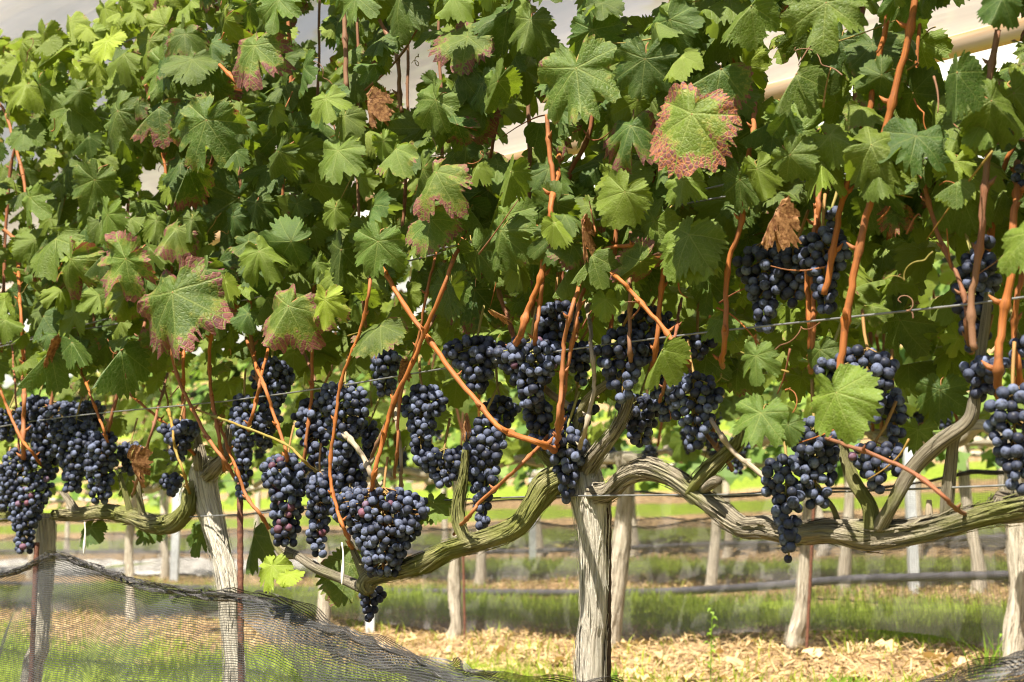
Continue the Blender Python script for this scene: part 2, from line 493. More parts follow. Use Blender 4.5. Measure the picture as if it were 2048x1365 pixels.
# ------------------------------------------------------------------ leaf shapes
VEINS = [0.0, RAD(52), -RAD(52), RAD(106), -RAD(106)]
def leaf_mesh(name, seed, nth=136, rings=5, fold=0.0, cup=.25, wave=.06, narrow=1.0, mat='leaf', petiole=True, crumple=0.0, deep=.5):
    r_ = np.random.default_rng(seed)
    lobes = [(0, 1.0), (RAD(52), .88 + r_.uniform(-.06, .06)), (-RAD(52), .88 + r_.uniform(-.06, .06)),
             (RAD(108), .70 + r_.uniform(-.05, .05)), (-RAD(108), .70 + r_.uniform(-.05, .05)), (RAD(158), .56), (-RAD(158), .56)]
    sinus = [(RAD(27), .36 * deep + r_.uniform(0, .12)), (-RAD(27), .36 * deep + r_.uniform(0, .12)), (RAD(80), .14 * deep + r_.uniform(0, .12)), (-RAD(80), .14 * deep + r_.uniform(0, .12))]
    th = np.linspace(-math.pi, math.pi, nth + 1)
    th = th[:-1] + math.pi / nth
    # snap some samples on the main veins
    for a in VEINS:
        i = np.argmin(np.abs(th - a)); th[i] = a
    xs = sorted(lobes)
    ang = np.array([a for a, _ in xs]); val = np.array([b for _, b in xs])
    def outline(t):
        base = np.interp(t, np.concatenate([[-math.pi], ang, [math.pi]]), np.concatenate([[.12], val, [.12]]))
        for a, dep in sinus:
            base = base - dep * np.exp(-((t - a) / .105) ** 2)
        return base
    R = outline(th)
    nt = 17
    ph = r_.uniform(0, 1)
    tooth = np.abs(((th + math.pi) / (2 * math.pi) * nt * 2 + ph) % 1.0 - .35)
    big = .75 + .5 * np.sin(th * 5 + r_.uniform(0, 6))
    R = R * (1.06 - .20 * big * np.clip(tooth / .65, 0, 1)) + r_.normal(0, .010, nth)
    R = np.clip(R, .08, 1.2)
    hw = max(2, nth // 28)
    Rs = np.array([np.mean(R[np.arange(j - hw, j + hw + 1) % nth]) for j in range(nth)]) * .99
    verts, rho = [(0, 0, 0)], [0.0]
    wph = r_.uniform(0, 6.28, 4)
    dv = np.min(np.abs(th[:, None] - np.array(VEINS)[None, :]), axis=1)
    lev = [.22, .45, .67, .85, 1.0] if rings == 5 else ([.5, 1.0] if rings == 2 else [.3, .62, .85, 1.0])
    def shape(x, y, rh, t, d):
        z = -cup * (x * x + .55 * y * y) + .030 * rh * math.sin(min(d, .5) * 5.5)
        z += wave * rh ** 2 * math.sin(3 * t + wph[0]) + wave * .8 * rh ** 3 * math.sin(7 * t + wph[1]) + .4 * wave * rh * math.sin(9 * x + wph[2]) * math.sin(8 * y + wph[3])
        z += .018 * math.sin(min(1.0, rh * 3)) * (math.sin(17 * x + wph[1]) * math.sin(15 * y + wph[0]) + .6 * math.sin(27 * x - wph[3]) * math.sin(25 * y + wph[2]))
        if crumple:
            z += crumple * rh * (math.sin(11 * x + wph[0]) * math.cos(9 * y + wph[1]) + .6 * math.sin(19 * (x + y) + wph[2]))
        if fold:
            a = fold * 1.25
            s = 1 if x >= 0 else -1
            z, x = z * math.cos(a) - abs(x) * math.sin(a), s * abs(x) * math.cos(a)
        return (x * narrow, y, z)
    for l in lev:
        for j in range(nth):
            rr = R[j] * l
            # inner rings are rounder than the toothed margin
            if l < .99:
                w_ = l ** 7
                rr = l * (Rs[j] * (1 - w_) + R[j] * w_)
            x, y = rr * math.sin(th[j]), rr * math.cos(th[j])
            verts.append(shape(x, y, l, th[j], dv[j]))
            rho.append(l)
    faces, uv = [], []
    flat = [(0, 0)] + [(R[j] * l * math.sin(th[j]), R[j] * l * math.cos(th[j])) for l in lev for j in range(nth)]
    def tuv(idx, vein):
        x, y = flat[idx]
        a = VEINS[vein]
        return (x * math.sin(a) + y * math.cos(a), x * math.cos(a) - y * math.sin(a))
    for j in range(nth):
        j2 = (j + 1) % nth
        if j2 == 0:
            continue                                    # the open cleft at the stalk
        mid = .5 * (th[j] + th[j2])
        vein = int(np.argmin(np.abs(mid - np.array(VEINS))))
        f = (0, 1 + j2, 1 + j)
        faces.append(f); uv += [tuv(i, vein) for i in f]
        for k_ in range(len(lev) - 1):
            if rings == 5 and k_ >= 1 and r_.random() < .0022:
                continue                                # an insect hole
            a0, b0 = 1 + k_ * nth, 1 + (k_ + 1) * nth
            f = (a0 + j, a0 + j2, b0 + j2, b0 + j)
            faces.append(f); uv += [tuv(i, vein) for i in f]
    mi = [0] * len(faces)
    if petiole:
        L = r_.uniform(.5, .8)
        pts = [(0, .02, -.004, .014), (0, -.10, -.05, .014), (.04, -.3 * L - .1, -.22 * L, .015), (.10 * r_.uniform(-1, 1), -.62 * L, -.55 * L, .018)]
        pv, pf, pu = tube_data(smooth_path(pts, 3), 5, caps=False)
        o = len(verts)
        verts += [tuple(v) for v in pv]; rho += [0] * len(pv)
        faces += [tuple(i + o for i in q) for q in pf]; uv += pu; mi += [1] * len(pf)
    me = mesh(name, verts, faces, [MAT[mat], MAT['petiole']], True, mi, uv, "vein")
    lay = me.uv_layers.new(name="UVMap")
    lay.data.foreach_set("uv", np.asarray(uv, dtype=np.float32).ravel())
    at_ = me.attributes.new("rho", 'FLOAT', 'POINT')
    at_.data.foreach_set("value", np.asarray(rho, np.float32))
    return me

LEAF_FLAT = [leaf_mesh("leaf_blade", 100 + i, cup=random.uniform(.16, .46), wave=random.uniform(.06, .14), fold=random.uniform(0, .22), deep=random.choice((.05, .3, .6, 1.0, 1.35))) for i in range(16)]
LEAF_CURL = [leaf_mesh("leaf_blade_curled", 200 + i, cup=random.uniform(.40, .80), wave=random.uniform(.09, .20), fold=random.uniform(.1, .4), deep=random.choice((.1, .5, 1.0, 1.4))) for i in range(12)]
LEAF_FOLD = [leaf_mesh("leaf_blade_folded", 300 + i, cup=random.uniform(.15, .35), wave=.09, fold=random.uniform(.65, .95), deep=random.uniform(.1, 1.2)) for i in range(8)]
LEAF_DRY = [leaf_mesh("leaf_blade_dry", 400 + i, cup=.9, wave=.34, fold=1.0, crumple=.24, narrow=.75, mat='dry_leaf', deep=1.2) for i in range(4)]
LEAF_MID = [leaf_mesh("leaf_blade_mid", 600 + i, nth=68, rings=4, cup=random.uniform(.15, .5), wave=.09, fold=random.uniform(0, .6), deep=random.choice((.1, .5, 1.0, 1.3))) for i in range(10)]
LEAF_SMALL = [leaf_mesh("leaf_blade_small", 500 + i, nth=40, rings=2, cup=random.uniform(.15, .5), wave=.09, fold=random.uniform(0, .4), deep=random.uniform(.3, 1.0)) for i in range(8)]

def leaf_rot(pos, tip_deg, tilt=.5, jit=.3, r_=random, turn=0.0):
    toc = (EYE - pos).normalized()
    n = (toc * .55 + Vector((0, -.75, 0)) + Vector((0, 0, tilt)) + Vector((r_.gauss(0, jit), r_.gauss(0, jit * .6), r_.gauss(0, jit))) + right * turn).normalized()
    a = RAD(tip_deg)
    t = -up * math.cos(a) + right * math.sin(a)
    t = (t - n * t.dot(n)).normalized()
    x = t.cross(n)
    return Matrix((x, t, n)).transposed().to_quaternion()

# ------------------------------------------------------------------ the setting: ground
def build_ground():
    xs = np.concatenate([np.linspace(-150, -12, 24), np.linspace(-11.5, 7, 130), np.linspace(8, 150, 24)])
    ys = np.concatenate([np.linspace(-6, 0, 10), np.linspace(.15, 8, 70), np.linspace(8.4, 30, 34), np.linspace(33, 200, 24)])
    V = [(x, y, ground_z(x, y) if y < 30 else EYE.z + float(np.interp(y, HV, HZ))) for y in ys for x in xs]
    nx = len(xs)
    F = [(j * nx + i, j * nx + i + 1, (j + 1) * nx + i + 1, (j + 1) * nx + i) for j in range(len(ys) - 1) for i in range(nx - 1)]
    return tag(link("ground", mesh("ground", V, F, MAT['ground'])), "sloping ground of grass strips and straw mulch under the vines", kind="structure")
build_ground()

def row_dist(y):
    return abs(((y / 2.4 + .5) % 1.0) - .5) * 2.4

PX1 = at(560, 1150, 5.6).x
def on_path(x, y):
    return 5.15 + .12 * math.sin(x * 1.7) < y < 6.95 + .15 * math.sin(x * 2.3) and x < PX1 + .35 * math.sin(y * 2.1)
def build_path():
    xs = np.linspace(-16, PX1 + .4, 60); ys = np.linspace(4.9, 7.2, 24)
    V = [(x, y, ground_z(x, y) + .012) for y in ys for x in xs]
    F = [(j * 60 + i, j * 60 + i + 1, (j + 1) * 60 + i + 1, (j + 1) * 60 + i) for j in range(23) for i in range(59) if on_path(.5 * (xs[i] + xs[i + 1]), .5 * (ys[j] + ys[j + 1]))]
    tag(link("path", mesh("path", V, F, plain("pale_gravel", (.34, .32, .29), (.56, .54, .50), 14, .9, .1))), "pale gravel path crossing behind the second row", kind="structure")
build_path()

def visible(p, m=120):
    q = project(p)
    return q is not None and -m < q[0] < 2048 + m and 850 < q[1] < 1365 + m

def scatter(n, ylo, yhi, ok, make):
    V, F = [], []
    done = tries = 0
    while done < n and tries < n * 14:
        tries += 1
        y = random.uniform(ylo, yhi)
        x = random.uniform(-10, 5)
        if not ok(x, y):
            continue
        p = Vector((x, y, ground_z(x, y)))
        if not visible(p):
            continue
        make(p, V, F)
        done += 1
    return V, F

def blade(p, V, F, h, w, lean, a=None):
    a = random.uniform(0, 6.28) if a is None else a
    dx, dy = math.cos(a), math.sin(a)
    b = random.uniform(0, 6.28)
    lx, ly = math.cos(b) * lean * h, math.sin(b) * lean * h
    o = len(V)
    V += [(p.x - dx * w, p.y - dy * w, p.z - .004), (p.x + dx * w, p.y + dy * w, p.z - .004),
          (p.x + lx * .35 + dx * w * .8, p.y + ly * .35 + dy * w * .8, p.z + h * .6), (p.x + lx * .35 - dx * w * .8, p.y + ly * .35 - dy * w * .8, p.z + h * .6),
          (p.x + lx, p.y + ly, p.z + h)]
    F += [(o, o + 1, o + 2, o + 3), (o + 3, o + 2, o + 4)]

def clump_noise(x, y):
    return math.sin(x * 5.3 + 2.1 * math.sin(y * 3.1)) * .5 + math.sin(y * 6.7 + 1.7 * math.sin(x * 2.3)) * .5

V, F = scatter(52000, .5, 6.6, lambda x, y: not on_path(x, y) and (row_dist(y) + .22 * clump_noise(x, y) > .46 + random.uniform(-.10, .10) or random.random() < .06 + .16 * (clump_noise(x * 3.1, y * 2.7) > .55)),
               lambda p, V, F: blade(p, V, F, random.uniform(.025, .065), random.uniform(.0012, .003), random.uniform(.2, .9)))
tag(link("grass", mesh("grass", V, F, MAT['grass'], False)), "bright green grass strips growing between the vine rows", "grass", kind="stuff")

def straw_bit(p, V, F):
    a = random.uniform(0, 6.28)
    chip = random.random() < .16
    L = random.uniform(.006, .014) if chip else random.uniform(.022, .075)
    w = L * random.uniform(.35, .8) if chip else random.uniform(.0010, .0030)
    dz = random.uniform(-.35, .35) * L
    dx, dy = math.cos(a), math.sin(a)
    z = p.z + random.uniform(.002, .022)
    o = len(V)
    k = random.uniform(.003, .009) if chip else random.uniform(0, .005)
    V += [(p.x - dx * L * .5 - dy * w, p.y - dy * L * .5 + dx * w, z - dz), (p.x - dx * L * .5 + dy * w, p.y - dy * L * .5 - dx * w, z - dz + k * .5),
          (p.x + dy * w, p.y - dx * w, z + k), (p.x - dy * w, p.y + dx * w, z + k * .6),
          (p.x + dx * L * .5 + dy * w * .4, p.y + dy * L * .5 - dx * w * .4, z + dz), (p.x + dx * L * .5 - dy * w * .4, p.y + dy * L * .5 + dx * w * .4, z + dz - k * .4)]
    F += [(o, o + 1, o + 2, o + 3), (o + 3, o + 2, o + 4, o + 5)]
V, F = scatter(34000, 1.2, 5.5, lambda x, y: row_dist(y) + .14 * clump_noise(x, y) < .62, straw_bit)
tag(link("straw_litter", mesh("straw_litter", V, F, MAT['straw'], False)), "pale dry straw and leaf litter spread under the vines", "straw", kind="stuff")

# ------------------------------------------------------------------ wood on the far slope
def build_wood():
    V, F = [], []
    for i in range(150):
        x = random.uniform(-95, 45); y = random.uniform(30, 62)
        z0 = EYE.z + float(np.interp(y, HV, HZ))
        H = random.uniform(7, 15); W = H * random.uniform(.28, .42)
        for j in range(230):
            u = random.random() ** .7
            a = random.uniform(0, 6.28)
            r = W * math.sin(math.pi * min(.98, .12 + .88 * u)) ** .6 * random.uniform(.55, 1.05) * (1 + .3 * math.sin(a * 3 + i))
            c = Vector((x + r * math.cos(a), y + r * math.sin(a), z0 + H * (.12 + .9 * u)))
            n = Vector((random.gauss(0, 1), random.gauss(0, 1), random.gauss(.6, 1))).normalized()
            t = n.orthogonal().normalized(); b = n.cross(t)
            s = random.uniform(.35, .8)
            o = len(V)
            V += [c + t * s, c + b * s * .8 + n * s * .3, c - t * s, c - b * s * .7 - n * s * .2]
            F.append((o, o + 1, o + 2, o + 3))
    tag(link("far_wood", mesh("far_wood", V, F, MAT['wood'], False)), "dark green wood on the slope beyond the vineyard", "wood", kind="stuff")
build_wood()

# ------------------------------------------------------------------ grape bunches
def sphere_mesh(name, seg, rings):
    V, F = [(0, 0, 1)], []
    for i in range(1, rings):
        a = math.pi * i / rings
        for j in range(seg):
            b = 2 * math.pi * j / seg
            V.append((math.sin(a) * math.cos(b), math.sin(a) * math.sin(b), math.cos(a)))
    V.append((0, 0, -1))
    for j in range(seg):
        F.append((0, 1 + j, 1 + (j + 1) % seg))
        F.append((len(V) - 1, 1 + (rings - 2) * seg + (j + 1) % seg, 1 + (rings - 2) * seg + j))
        for i in range(rings - 2):
            F.append((1 + i * seg + j, 1 + (i + 1) * seg + j, 1 + (i + 1) * seg + (j + 1) % seg, 1 + i * seg + (j + 1) % seg))
    return V, F
gv, gf = sphere_mesh("grape", 14, 9)
GRAPE = mesh("grape", gv, gf, MAT['grape'])
gv2, gf2 = sphere_mesh("grape_small", 10, 7)

def pack(L, W, d, r_, gap=.80):
    """berry centres for a hanging bunch of length L and width W, berry diameter d; z downwards from 0"""
    pts = np.zeros((0, 3))
    ph = r_.uniform(0, 6.28)
    wing = r_.uniform(-.6, .6)
    for _ in range(1500):
        u = r_.random()
        prof = (min(1, (u + .10) / .28) ** .6) * (1 - .62 * max(0, u - .25) / .75)
        rad = max(.25 * d, W * .5 * prof - d * .35)
        a = r_.uniform(0, 6.28)
        rr = rad * r_.uniform(.55, 1.0) * (1 + .22 * math.sin(2 * a + ph + 4 * u))
        p = np.array([rr * math.cos(a) + wing * W * .25 * (1 - u) * (u < .35), rr * math.sin(a) * .85, -(u * (L - d) + d * .5)])
        if len(pts) == 0 or np.min(np.sum((pts - p) ** 2, axis=1)) > (gap * d) ** 2:
            pts = np.vstack([pts, p])
    return pts

def rachis_mesh(pts, L, d):
    sx = random.uniform(-.012, .012)
    parts = [tube_data(smooth_path([(sx * 2, .015, .045, .0021), (sx, .006, .015, .0021), (0, 0, -.1 * L, .0018), (sx * .4, 0, -.5 * L, .0015), (0, 0, -.92 * L, .001)], 3), 5)]
    for p in pts[::2]:
        z = min(-.02 * L, p[2] + .012)
        parts.append(tube_data(np.array([(0, 0, z, .0010), (p[0], p[1], p[2], .0008)]), 4, caps=False))
    return merge(parts)

def row_grape(parent, base, px, py, lpx, wpx, v, n_single, red=0.0, pale=0):
    p = at(px, py, v)
    s = scale_at(p)
    L, W = lpx / s * 1.06, wpx / s * 1.28
    r_ = np.random.default_rng(int(abs(px * 7 + py)))
    d = r_.uniform(.0126, .0146)
    pts = pack(L, W, d, r_)
    V_, F_, U_, M_ = rachis_mesh(pts, L, d)
    b = link("grape_bunch", mesh("bunch_stem", V_, F_, MAT['rachis'], True, None, U_), parent, p - base)
    # berries on the far side of the bunch are joined; those one can see are single
    toc = np.array((EYE - p).normalized())
    front = pts @ toc
    front = front - np.array([0, 0, 1]) @ toc * pts[:, 2]
    order = np.argsort(-front)
    back, single = [], []
    for i in order:
        (single if len(single) < n_single and front[i] > -.12 * W else back).append(i)
    for i in single:
        q = Quaternion((r_.normal(), r_.normal(), r_.normal(), r_.normal())).normalized()
        k = d * .5 * r_.uniform(.80, 1.12)
        g = link("grape", GRAPE, b, pts[i], q, (k, k * r_.uniform(.92, 1.05), k * r_.uniform(.95, 1.14)))
        g.color = ((1.0 if r_.random() < red else 0.0) * r_.uniform(.4, 1), 0, 0, 1)
    if back:
        VV, FF = [], []
        for i in back:
            o = len(VV)
            k = d * .5 * r_.uniform(.88, 1.08)
            VV += [(pts[i][0] + k * x, pts[i][1] + k * y, pts[i][2] + k * z) for x, y, z in gv2]
            FF += [tuple(a + o for a in f) for f in gf2]
        tag(link("grapes_behind", mesh("grapes_behind", VV, FF, MAT['grape_joined']), b), None, kind="stuff")
    return len(single)

# ------------------------------------------------------------------ front row of vines
def P(px, py, v, r):
    p = at(px, py, v)
    return (p.x, p.y, p.z, r)

VINE_LABEL = {
    'a': "slender vine with mossy stem beside the rusty rod tied at the net's peak",
    'b': "vine with twisted shaggy head on a pale curved stem beside a rusty rod",
    'c': "stout grooved vine, lower stem glaring white in sun, long arms either side",
    'd': "vine whose large dusty blue grapes hang past the end of the long mossy arm",
}
BASE = {}
VINE = {}
for key, (px, py) in {'a': (60, 1365), 'b': (470, 1365), 'c': (1180, 1365), 'd': (2420, 1300)}.items():
    p = at(px, py, 0.0)
    BASE[key] = Vector((p.x, p.y, ground_z(p.x, 0) - .01))
    VINE[key] = tag(empty("grapevine", BASE[key]), VINE_LABEL[key], "grapevine", "vines of the front row")
def vine_of(px):
    return 'a' if px < 265 else 'b' if px < 680 else 'c' if px < 1720 else 'd'

def peel(o, pts, base, mat):
    """narrow strips of bark lifting off the wood"""
    path = smooth_path([(p[0] - base[0], p[1] - base[1], p[2] - base[2], p[3]) for p in pts], 10)
    Pn, Rn = path[:, :3], path[:, 3]
    T = np.gradient(Pn, axis=0); T /= np.linalg.norm(T, axis=1)[:, None] + 1e-9
    L = np.concatenate([[0], np.cumsum(np.linalg.norm(np.diff(Pn, axis=0), axis=1))])
    n = int(L[-1] * 420)
    V, F, U = [], [], []
    for i in range(n):
        l0 = random.uniform(0, L[-1] - .02); ln = random.uniform(.015, .07); a = random.uniform(0, 6.283); w = random.uniform(.0006, .0020)
        da = random.uniform(-.25, .25); lift0, lift1 = random.uniform(-.001, .003), random.uniform(-.001, .004) * (3 if random.random() < .08 else 1)
        o_ = len(V)
        for j in range(5):
            f = j / 4
            l = min(l0 + ln * f, L[-1])
            c = np.array([np.interp(l, L, Pn[:, q]) for q in range(3)]); t = np.array([np.interp(l, L, T[:, q]) for q in range(3)]); r = np.interp(l, L, Rn)
            ref = np.array([0, 1.0, 0]) if abs(t[1]) < .9 else np.array([1.0, 0, 0])
            nx = np.cross(t, ref); nx /= np.linalg.norm(nx) + 1e-9
            ny = np.cross(t, nx)
            aa = a + da * f
            e1 = nx * math.cos(aa) + ny * math.sin(aa); e2 = -nx * math.sin(aa) + ny * math.cos(aa)
            h = r * 1.05 + .0012 + lift0 * (1 - f) ** 2 + lift1 * f ** 2
            ww = w * (1 - .7 * abs(2 * f - 1))
            V += [c + e1 * h - e2 * ww, c + e1 * (h + w * .4), c + e1 * h + e2 * ww]
        for j in range(4):
            for q in range(2):
                F.append((o_ + j * 3 + q, o_ + j * 3 + q + 1, o_ + j * 3 + q + 4, o_ + j * 3 + q + 3))
                U += [(a / 6.28 + q * .01, l0 + ln * j / 4), (a / 6.28 + q * .01 + .01, l0 + ln * j / 4), (a / 6.28 + q * .01 + .01, l0 + ln * (j + 1) / 4), (a / 6.28 + q * .01, l0 + ln * (j + 1) / 4)]
    if V:
        tag(link("peeling_bark", mesh("peeling_bark", V, F, mat, True, None, U), o), None, kind="stuff")

def wood(key, name, pts, mat, sides=22, ridge=.16, per=9):
    k_ = .88 if name == "trunk" else .80
    pts = [(a_, b_, c_, r_ * k_ * random.uniform(.92, 1.10)) for a_, b_, c_, r_ in pts]
    o = tube_obj(name, pts, MAT[mat], VINE[key], BASE[key], int(sides * 1.4), ridge * (.85 if name == "trunk" else 1.2), int(pts[0][0] * 1000) % 9973, per)
    if pts[1][3] > .009:
        peel(o, pts, BASE[key], MAT[mat])
    return o

def down(key):
    b = BASE[key]
    return b
# stems
b = BASE['c']
wood('c', "trunk", [(b.x - .01, b.y, b.z - .03, .030), (b.x, b.y, b.z + .06, .026), P(1180, 1345, 0, .0215), P(1187, 1230, 0, .0205), P(1186, 1100, 0, .0215), P(1180, 1010, 0, .0250), P(1172, 965, 0, .026), P(1165, 915, .005, .020), P(1158, 880, .01, .010)], 'bark_trunk', 40, .15, 14)
b = BASE['b']
wood('b', "trunk", [(b.x, b.y, b.z - .03, .026), P(468, 1390, 0, .0200), P(470, 1330, 0, .0195), P(462, 1260, 0, .0195), P(458, 1180, 0, .0200), P(440, 1100, 0, .0215), P(422, 1030, 0, .0245), P(412, 985, 0, .026), P(408, 945, 0, .024), P(415, 915, 0, .014)], 'bark_trunk', 36, .16, 12)
b = BASE['a']
wood('a', "trunk", [(b.x, b.y, b.z - .03, .024), P(62, 1362, 0, .0215), P(80, 1290, 0, .0215), P(86, 1190, 0, .0200), P(92, 1110, 0, .0200), P(92, 1060, 0, .022), P(90, 1030, 0, .016)], 'bark_trunk', 32, .15, 12)
b = BASE['d']
wood('d', "trunk", [(b.x, b.y, b.z - .03, .03), (b.x, b.y, b.z + .3, .024), (b.x - .01, b.y, b.z + .6, .028), (b.x - .02, b.y, b.z + .68, .02)], 'bark', 28, .15, 10)
# arms
wood('c', "arm", [P(1170, 985, 0, .018), P(1215, 985, -.015, .0165), P(1250, 955, -.02, .0165), P(1295, 938, -.02, .0165), P(1345, 955, -.02, .0150), P(1395, 990, -.02, .0150), P(1440, 1022, -.02, .0150), P(1485, 1055, -.02, .0145), P(1530, 1055, -.02, .0155), P(1590, 1068, -.02, .0150), P(1660, 1062, -.02, .0165), P(1735, 1072, -.02, .0205), P(1800, 1068, -.02, .0165), P(1890, 1050, -.02, .0150), P(1970, 1030, -.02, .0140), P(2050, 1012, -.02, .0140), P(2150, 990, -.02, .013), P(2240, 975, -.02, .010)], 'bark', 26, .16, 9)
wood('c', "arm", [P(1165, 950, 0, .015), P(1120, 955, -.03, .0195), P(1092, 975, -.04, .0210), P(1068, 1012, -.05, .0190), P(1042, 1048, -.06, .0165), P(1000, 1070, -.07, .0150), P(950, 1085, -.08, .0155), P(900, 1100, -.08, .0165), P(850, 1125, -.08, .0165), P(790, 1143, -.08, .0135), P(745, 1155, -.08, .0145), P(735, 1172, -.08, .014), P(738, 1188, -.08, .008)], 'bark_moss', 28, .18, 9)
wood('c', "arm", [P(735, 1180, -.08, .010), P(690, 1160, -.08, .0095), P(640, 1140, -.08, .0100), P(600, 1115, -.07, .0095), P(565, 1095, -.06, .0085), P(572, 1060, -.06, .0070), P(562, 1030, -.05, .006)], 'bark', 16, .12, 8)
wood('c', "spur", [P(590, 1112, -.07, .007), P(565, 1110, -.07, .0065), P(548, 1085, -.07, .005), P(540, 1060, -.07, .004)], 'bark_moss', 12, .1)
for k_ in (-1, 1):
    wood('d', "arm", [(b.x - .015, b.y, b.z + .62, .02), (b.x + k_ * .07, b.y - .01, b.z + .64, .018), (b.x + k_ * .2, b.y - .01, b.z + .61, .016), (b.x + k_ * (.20 if k_ < 0 else .34), b.y - .02, b.z + .63, .012)], 'bark', 22, .16, 8)
wood('b', "arm", [P(405, 960, 0, .018), P(382, 985, -.02, .0205), P(376, 1015, -.03, .0200), P(350, 1045, -.03, .0190), P(310, 1050, -.03, .0185), P(265, 1035, -.03, .0165), P(210, 1025, -.03, .0185), P(150, 1030, -.03, .0150), P(110, 1030, -.03, .013)], 'bark_moss', 26, .16, 9)
wood('a', "arm", [P(95, 1045, 0, .016), P(60, 1030, -.01, .017), P(20, 1032, -.01, .016), P(-60, 1040, -.01, .016), P(-160, 1050, -.01, .014)], 'bark_moss', 24, .16, 8)
# upright branches
wood('c', "branch", [P(1745, 1060, -.03, .0125), P(1738, 1010, -.03, .0115), P(1710, 965, -.03, .0100), P(1690, 915, -.03, .0090), P(1685, 880, -.03, .007)], 'bark_moss', 18, .2)
wood('c', "branch", [P(1760, 1055, -.03, .0120), P(1785, 1010, -.04, .0095), P(1825, 940, -.04, .0095), P(1880, 885, -.05, .0105), P(1935, 845, -.05, .0100), P(1950, 800, -.05, .0085), P(1960, 720, -.05, .0070), P(1972, 630, -.05, .0055), P(1976, 585, -.05, .0045)], 'bark', 16, .10)
wood('c', "branch", [P(1892, 1048, -.02, .0090), P(1895, 1000, -.025, .0085), P(1902, 930, -.03, .0080), P(1908, 880, -.035, .0075), P(1925, 850, -.04, .008)], 'bark', 14, .12)
wood('c', "spur", [P(1385, 985, -.02, .0135), P(1410, 950, -.03, .0130), P(1440, 920, -.03, .0110), P(1475, 885, -.03, .0080), P(1480, 860, -.03, .006)], 'bark_moss', 18, .2)
wood('c', "spur", [P(1400, 985, -.02, .006), P(1428, 965, -.05, .009), P(1438, 962, -.055, .006)], 'bark', 12, .1)
wood('c', "spur", [P(1860, 1052, -.02, .005), P(1858, 1025, -.02, .0052), P(1858, 1000, -.02, .0035)], 'cane_grey', 10, .05)
wood('c', "spur", [P(1676, 1045, -.02, .005), P(1665, 1015, -.03, .0045), P(1640, 985, -.03, .004)], 'bark_moss', 10, .1)
wood('c', "branch", [P(1168, 950, 0, .0150), P(1190, 915, -.02, .0120), P(1225, 870, -.03, .0090), P(1248, 830, -.03, .0080), P(1262, 790, -.03, .0075)], 'bark', 18, .12)
wood('c', "branch", [P(1150, 905, 0, .0120), P(1155, 850, -.02, .0090), P(1175, 800, -.03, .0085), P(1205, 775, -.03, .0080), P(1240, 752, -.03, .0060)], 'bark_moss', 16, .2)
wood('c', "spur", [P(1165, 830, -.02, .007), P(1110, 795, -.03, .0065), P(1082, 770, -.03, .0060), P(1060, 748, -.03, .005)], 'cane_grey', 12, .06)
wood('c', "spur", [P(1110, 930, -.01, .013), P(1082, 890, -.03, .0125), P(1068, 850, -.04, .0080), P(1062, 812, -.04, .0070)], 'bark_moss', 16, .2)
wood('b', "branch", [P(412, 955, 0, .016), P(432, 935, -.02, .017), P(448, 915, -.02, .012), P(455, 880, -.02, .0065), P(458, 850, -.02, .0055)], 'bark', 16, .22)
wood('b', "branch", [P(405, 950, 0, .014), P(402, 920, -.02, .013), P(398, 895, -.02, .008), P(395, 870, -.02, .005)], 'bark', 14, .25)
wood('b', "spur", [P(285, 1035, -.03, .010), P(278, 990, -.04, .0075), P(275, 950, -.04, .0065)], 'bark_moss', 14, .12)
wood('b', "spur", [P(262, 1030, -.03, .008), P(250, 985, -.04, .0065), P(240, 950, -.04, .005)], 'bark_moss', 12, .12)
wood('b', "spur", [P(155, 1030, -.03, .013), P(140, 1005, -.04, .011), P(125, 985, -.04, .007)], 'bark', 14, .15)
wood('c', "spur", [P(935, 1090, -.08, .012), P(918, 1040, -.08, .0115), P(918, 1000, -.08, .0090), P(928, 950, -.08, .0055), P(932, 900, -.08, .0045)], 'bark_moss', 16, .2)
wood('c', "spur", [P(738, 1165, -.08, .010), P(715, 1120, -.08, .008), P(700, 1085, -.08, .005)], 'bark_moss', 12, .12)

